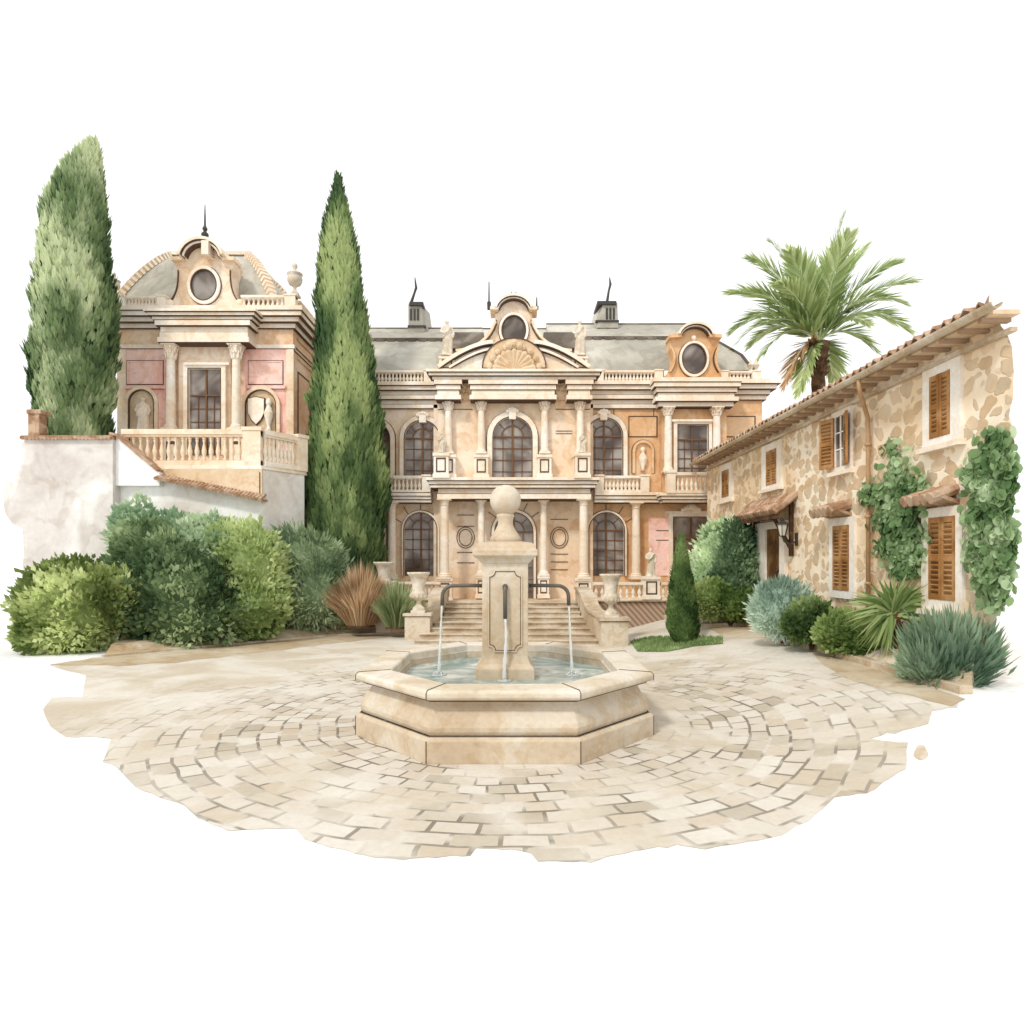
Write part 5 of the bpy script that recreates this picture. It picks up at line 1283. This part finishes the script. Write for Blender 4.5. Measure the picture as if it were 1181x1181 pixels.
def grass_clump(name, label, x, yb, yt, w, Y, cols, n, seed, cat='ornamental grass', wd=.04, spread=1.0, z=None, group=None, flare=.35):
    rnd = random.Random(seed); b = P(x, yb, Y); z = b.z if z is None else z; h = (yb - yt) * Y / F; hw = w / 2 * Y / F; t = thing(name, label, cat, (b.x, Y, z), group)
    mb = MB()
    for _ in range(n):
        a = rnd.uniform(0, 6.283); r = math.sqrt(rnd.random()); o = Vector((math.cos(a), math.sin(a), 0)); p = Vector((b.x, Y, z)) + o * r * hw * .35
        ln = h * rnd.uniform(.7, 1.05) * (1 - .25 * r); tip = p + o * r * hw * .75 * spread + Vector((0, 0, ln * (1 - flare * r * r))); mid = p.lerp(tip, .55) + Vector((0, 0, ln * .08)) - o * r * hw * .08
        d = (tip - p).normalized(); s = d.cross(Vector((rnd.uniform(-1, 1), rnd.uniform(-1, 1), .3))).normalized() * wd * rnd.uniform(.6, 1.1) / 2
        mb.tone = max(0, min(1, .5 + .7 * noise.noise((a * .8 + seed, r * 2, 0)) + rnd.uniform(-.25, .25)))
        i = [mb.V(p - s * .7), mb.V(p + s * .7), mb.V(mid + s), mb.V(mid - s), mb.V(tip)]; mb.Fc((i[0], i[1], i[2], i[3])); mb.Fc((i[3], i[2], i[4]))
    mb.tone = .5; build('blades', mb, leafmat(name + '_blades_%d' % seed, *cols, k=.62), t, tone=True)
    mb = MB(); mb.lathe((b.x, Y, z), [(hw * .42, -.02), (hw * .4, .03), (hw * .2, .07)], 10); build('root_clump', mb, M['bark'], t); return t
grass_clump('ornamental_grass', 'reddish brown tuft of ornamental grass between the grey bush and the green tuft', 416, 722, 642, 84, 20.3, ('8A6A4C', 'B89A74', 'D6C4A4'), 2200, 31)
grass_clump('ornamental_grass', 'green tuft of ornamental grass left of the stone steps', 458, 724, 660, 66, 20.0, ('667848', '949F70', 'BCC49C'), 1700, 32)
bush('bush', 'small pale dry tuft bush at the foot of the central cypress', [(392,704,16,20,21.0)], ('8A8A62', 'A9A67E', 'C4C09C'), 1200, .2, .05, 33, k=.62)
# right-hand planting
bush('bush', 'tall pale green bush at the far corner of the stone house', [(836,655,34,50,19.6),(822,680,26,34,19.4),(845,632,26,26,19.7)], ('7F9C70', 'A3B891', 'CBD6BA'), 6000, .17, .10, 41, gz=.6, k=.68, tbias=.55)
bush('bush', 'dark green upright bush standing before the pale bush by the house door', [(850,650,20,44,18.5),(846,680,26,30,18.4),(860,690,18,26,18.4),(838,672,14,22,18.4),(858,625,9,18,18.5)], ('3E5D3E', '5E7C56', '86A076'), 5000, .16, .09, 42, gz=.6, k=.58, tbias=.4)
bush('hedge', 'low olive green hedge in the kerbed bed under the tall bushes', [(820,690,22,20,17.9),(845,697,24,14,17.8),(862,698,16,16,17.8)], ('54702F', '7A9048', 'A3B272'), 3500, .12, .08, 43, gz=.6, k=.6, cat='hedge')
bush('bush', 'silver grey rounded bush at the near corner of the door path', [(902,703,30,28,14.0),(918,712,20,20,13.9),(888,712,16,18,14.1)], ('748E7E', 'A0B4A4', 'C8D3C6'), 4200, .16, .05, 44, gz=.62, k=.66, tbias=.58, upbias=.6)
bush('bush', 'low dark green bush beside the silver bush in the house bed', [(935,715,22,20,13.2),(925,722,18,14,13.0),(948,720,16,16,13.0)], ('3F5B2C', '657E42', '90A468'), 3200, .11, .08, 45, gz=.62, k=.58, tbias=.42)
bush('bush', 'low yellow green bush left of the fan palm in the house bed', [(975,730,26,20,12.2),(995,738,22,17,11.9),(960,732,16,15,12.3),(1012,740,16,14,11.8)], ('5C7636', '859A52', 'B0BD80'), 3600, .11, .08, 46, gz=.64, k=.62)
bush('spiky_plant', 'grey green clump of upright spiky leaves at the near end of the house bed', [(1098,758,40,34,9.7),(1075,768,24,20,9.6),(1114,765,20,26,9.6)], ('56735A', '80997A', 'B4C2A6'), 1900, .30, .045, 47, gz=.62, k=.55, upbias=1.5, jit=.45, cat='spiky plant')
bush('bush', 'low sage green bush at the foot of the spiky plant', [(1064,765,22,20,10.0),(1080,775,18,14,9.7)], ('54735A', '7E997C', 'A9BC9E'), 2000, .10, .045, 48, gz=.62, k=.62)
# fan palm
def fan_palm():
    Y = 11.2; b = P(1040, 752, Y); top = P(1030, 708, Y); rnd = random.Random(4); t = thing('fan_palm', 'spreading dwarf fan palm in the bed between the two lower shuttered windows', 'palm', (b.x, Y, b.z))
    mt = leafmat('fan_palm_leaves', '46622F', '748C4C', 'AAB97C', k=.62); mb = MB(); u = Y / F
    for k in range(190):
        if k < 140: a = R(rnd.uniform(-20, 200)); L = rnd.uniform(38, 56)
        else: a = R(rnd.uniform(195, 270)); L = rnd.uniform(34, 52)
        dy = rnd.uniform(-.6, .6); d = Vector((math.cos(a), dy, math.sin(a))).normalized(); o = top + Vector((rnd.uniform(-.05, .05), rnd.uniform(-.05, .05), rnd.uniform(-.05, .05))); l = L * u
        sd = Vector((-d.z, rnd.uniform(-.4, .4), d.x)).normalized() * .03; mid = o + d * l * .5 + Vector((0, 0, l * .05)); tip = o + d * l - Vector((0, 0, l * (.05 + .1 * abs(math.cos(a)))))
        mb.tone = max(0, min(1, .5 + rnd.uniform(-.4, .35))); i = [mb.V(o - sd * .5), mb.V(o + sd * .5), mb.V(mid + sd), mb.V(mid - sd), mb.V(tip)]; mb.Fc((i[0], i[1], i[2], i[3])); mb.Fc((i[3], i[2], i[4]))
    mb.tone = .5; build('fronds', mb, mt, t, tone=True)
    mb = MB(); mb.tube([b + Vector((0, 0, -.1)), b.lerp(top, .5) + Vector((.03, 0, 0)), top], [.12, .10, .07], 10)
    for k in range(40):
        f = k / 40; p = b.lerp(top, f); a = k * 2.4; o = Vector((math.cos(a), math.sin(a), .9)).normalized(); mb.tube([p + o * .06, p + o * .16], [.03, .012], 4)
    build('trunk', mb, M['bark'], t)
fan_palm()
# vines on the house wall
def vine(label, polys, n, seed, cols, L=.16, bulge=.28):
    rnd = random.Random(seed); pts = []; allp = [q for pl in polys for q in pl]
    x0, x1 = min(p[0] for p in allp), max(p[0] for p in allp); y0, y1 = min(p[1] for p in allp), max(p[1] for p in allp)
    base = hP((x0 + x1) / 2, 735); t = thing('climbing_vine', label, 'vine', (HX - .1, base.y, 1.0), 'vines on the stone house')
    mb = MB(); k = 0
    while k < n:
        x, y = rnd.uniform(x0, x1), rnd.uniform(y0, y1)
        f = noise.noise((x * .06, y * .06, seed)) * 7
        if not any(inpoly(x + f, y + f * .6, pl) for pl in polys) and not (rnd.random() < .12 and any(inpoly(x + f + dx, y + dy, pl) for pl in polys for dx, dy in ((14, 0), (-14, 0), (0, 12)))): continue
        k += 1; off = .04 + bulge * rnd.random() * (.5 + .5 * noise.noise((x * .05, y * .05, seed + 3)) + .25); p = hP(x, y, off)
        nr = (Vector((-1, 0, 0)) + Vector((rnd.uniform(-.6, .6), rnd.uniform(-.6, .6), rnd.uniform(-.6, .6)))).normalized(); a1 = nr.cross(Vector((rnd.uniform(-1, 1), rnd.uniform(-1, 1), rnd.uniform(-1, 1)))).normalized(); b1 = nr.cross(a1)
        mb.tone = max(0, min(1, .5 + .8 * noise.noise((x * .03 + seed, y * .03, 0)) + rnd.uniform(-.22, .22))); r = L * rnd.uniform(.4, 1.2) * .6
        mb.Fc([mb.V(p + (a1 * math.cos(q) + b1 * math.sin(q) * .85) * r * (1.25 if j == 0 else 1)) for j, q in enumerate([2*math.pi*j/7 for j in range(7)])])
    mb.tone = .5; build('leaves', mb, leafmat('vine_leaves_%d' % seed, *cols, k=.62), t, tone=True)
    mb = MB()
    for pl in polys:
        cxs = sum(q[0] for q in pl) / len(pl); top = min(pl, key=lambda q: q[1]); bot = max(pl, key=lambda q: q[1])
        for s in (-6, 0, 7): mb.tube([hP(cxs + s, bot[1], .03), hP(cxs + s * .7 + 3, (top[1] + bot[1]) / 2, .04), hP(top[0], top[1] + 4, .03)], [.025, .02, .008], 5)
    build('stem', mb, M['bark'], t)
vine('green climbing vine beside the copper downpipe between the shuttered windows', [[(1029,506),(1037,510),(1042,535),(1050,552),(1078,557),(1072,568),(1062,578),(1062,600),(1068,625),(1066,650),(1055,664),(1042,668),(1034,650),(1022,638),(1021,600),(1022,586),(1004,580),(996,568),(1008,560),(1028,558),(1034,535)]], 2000, 51, ('4A6A3C', '72905A', 'AABD94'), .12, .14)
vine('leafy vine climbing the ragged near end of the stone house', [[(1150,500),(1160,495),(1166,515),(1174,530),(1176,560),(1170,590),(1178,620),(1176,650),(1166,668),(1164,690),(1154,705),(1148,690),(1146,670),(1138,650),(1128,640),(1124,632),(1134,615),(1132,590),(1144,578),(1124,560),(1120,540),(1132,534),(1146,547),(1152,525)]], 3200, 52, ('4E703E', '7A9662', 'B2C49E'), .13, .2)
# tall palm behind the house
def palm():
    Y = 26.0; u = Y / F; c = P(944, 396, Y); rnd = random.Random(8); t = thing('palm_tree', 'tall feathery date palm rising behind the stone house roof', 'palm tree', (c.x, Y, .55))
    mb = MB(); L = []
    for k in range(40):
        z = .5 + (c.z - .5) * k / 39; r = .30 - .06 * k / 39 + .02 * (k % 2); 
        if k > 35: r += .05 * (k - 35)
        L.append([(c.x + .05 * math.sin(k * .1) + r * math.cos(a), Y + r * math.sin(a), z) for a in [2*math.pi*i/12 for i in range(12)]])
    mb.loops(L)
    for k in range(60):
        a = k * 2.4; z = c.z - .1 - 1.3 * (k / 60); r = .36; o = Vector((math.cos(a), math.sin(a), 0)); mb.tube([Vector((c.x, Y, z)) + o * .2, Vector((c.x, Y, z + .16)) + o * (r + .05)], [.07, .03], 5)
    build('trunk', mb, M['bark'], t)
    g1 = leafmat('palm_leaflets', '50692F', '87995A', 'BCC796', k=.66, trans=.35); g2 = leafmat('palm_dry_leaflets', '8A6A44', 'B08F64', 'CDB48E', k=.66)
    tips = [(869,294,.3),(900,266,.8),(968,254,-.3),(1009,276,.5),(1045,330,-.4),(1036,388,-.6),(997,412,-.7),(970,430,.5),(912,458,-.6),(899,448,-.4,1),(868,420,-.5),(846,399,-.2),(842,342,-.3),(893,312,-1.2),(1014,318,-1.0),
            (930,268,1.2),(990,262,1.3),(860,365,1.4),(1030,355,1.5),(905,340,1.9),(985,335,2.0),(880,385,1.2),(1010,372,-1.6),(950,300,-1.6),(915,300,.2),(880,345,-1.2),(985,300,0.4),(855,320,1.2)]
    for q in tips:
        tip = P(q[0], q[1], Y) + Vector((0, q[2] * 1.2, 0)); s = c + Vector((0, 0, .05)); v = tip - s; ln = v.length
        hor = Vector((v.x, v.y, 0)).length; ctrl = s + v * .45 + Vector((0, 0, .22 * ln + .35 * hor * (1 if v.z < 1.2 else .35))); dry = len(q) > 3
        n = 26; B = [(1-w)**2 * s + 2*w*(1-w) * ctrl + w*w * tip for w in [k / n for k in range(n + 1)]]
        mb = MB(); mb.tone = .7; mb.tube(B, [.045 - .038 * k / n for k in range(n + 1)], 5)
        for k in range(3, n + 1):
            for sub in (0, .5):
                kk = min(n - .001, k - sub); i0 = int(kk); p = B[i0].lerp(B[i0 + 1], kk - i0); d = (B[min(n, i0 + 1)] - B[i0]).normalized(); w = kk / n
                side = d.cross(Vector((0, 0, 1))); side = side.normalized() if side.length > .05 else Vector((1, 0, 0)); upv = side.cross(d).normalized(); ll = (.30 + 1.0 * math.sin(math.pi * min(1, .16 + w * .80))) * .95
                for sg in (-1, 1):
                    dd = (side * sg * (.8 - .45 * w) + d * (.62 + .5 * w) + upv * rnd.uniform(-.05, .3) - Vector((0, 0, .12))).normalized()
                    mb.leaf(p, dd, dd.cross(upv).normalized(), ll * rnd.uniform(.8, 1.1), .12, max(0, min(1, .35 + .35 * w + rnd.uniform(-.25, .25))))
        build('frond', mb, g2 if dry else g1, t, tone=True)
palm()
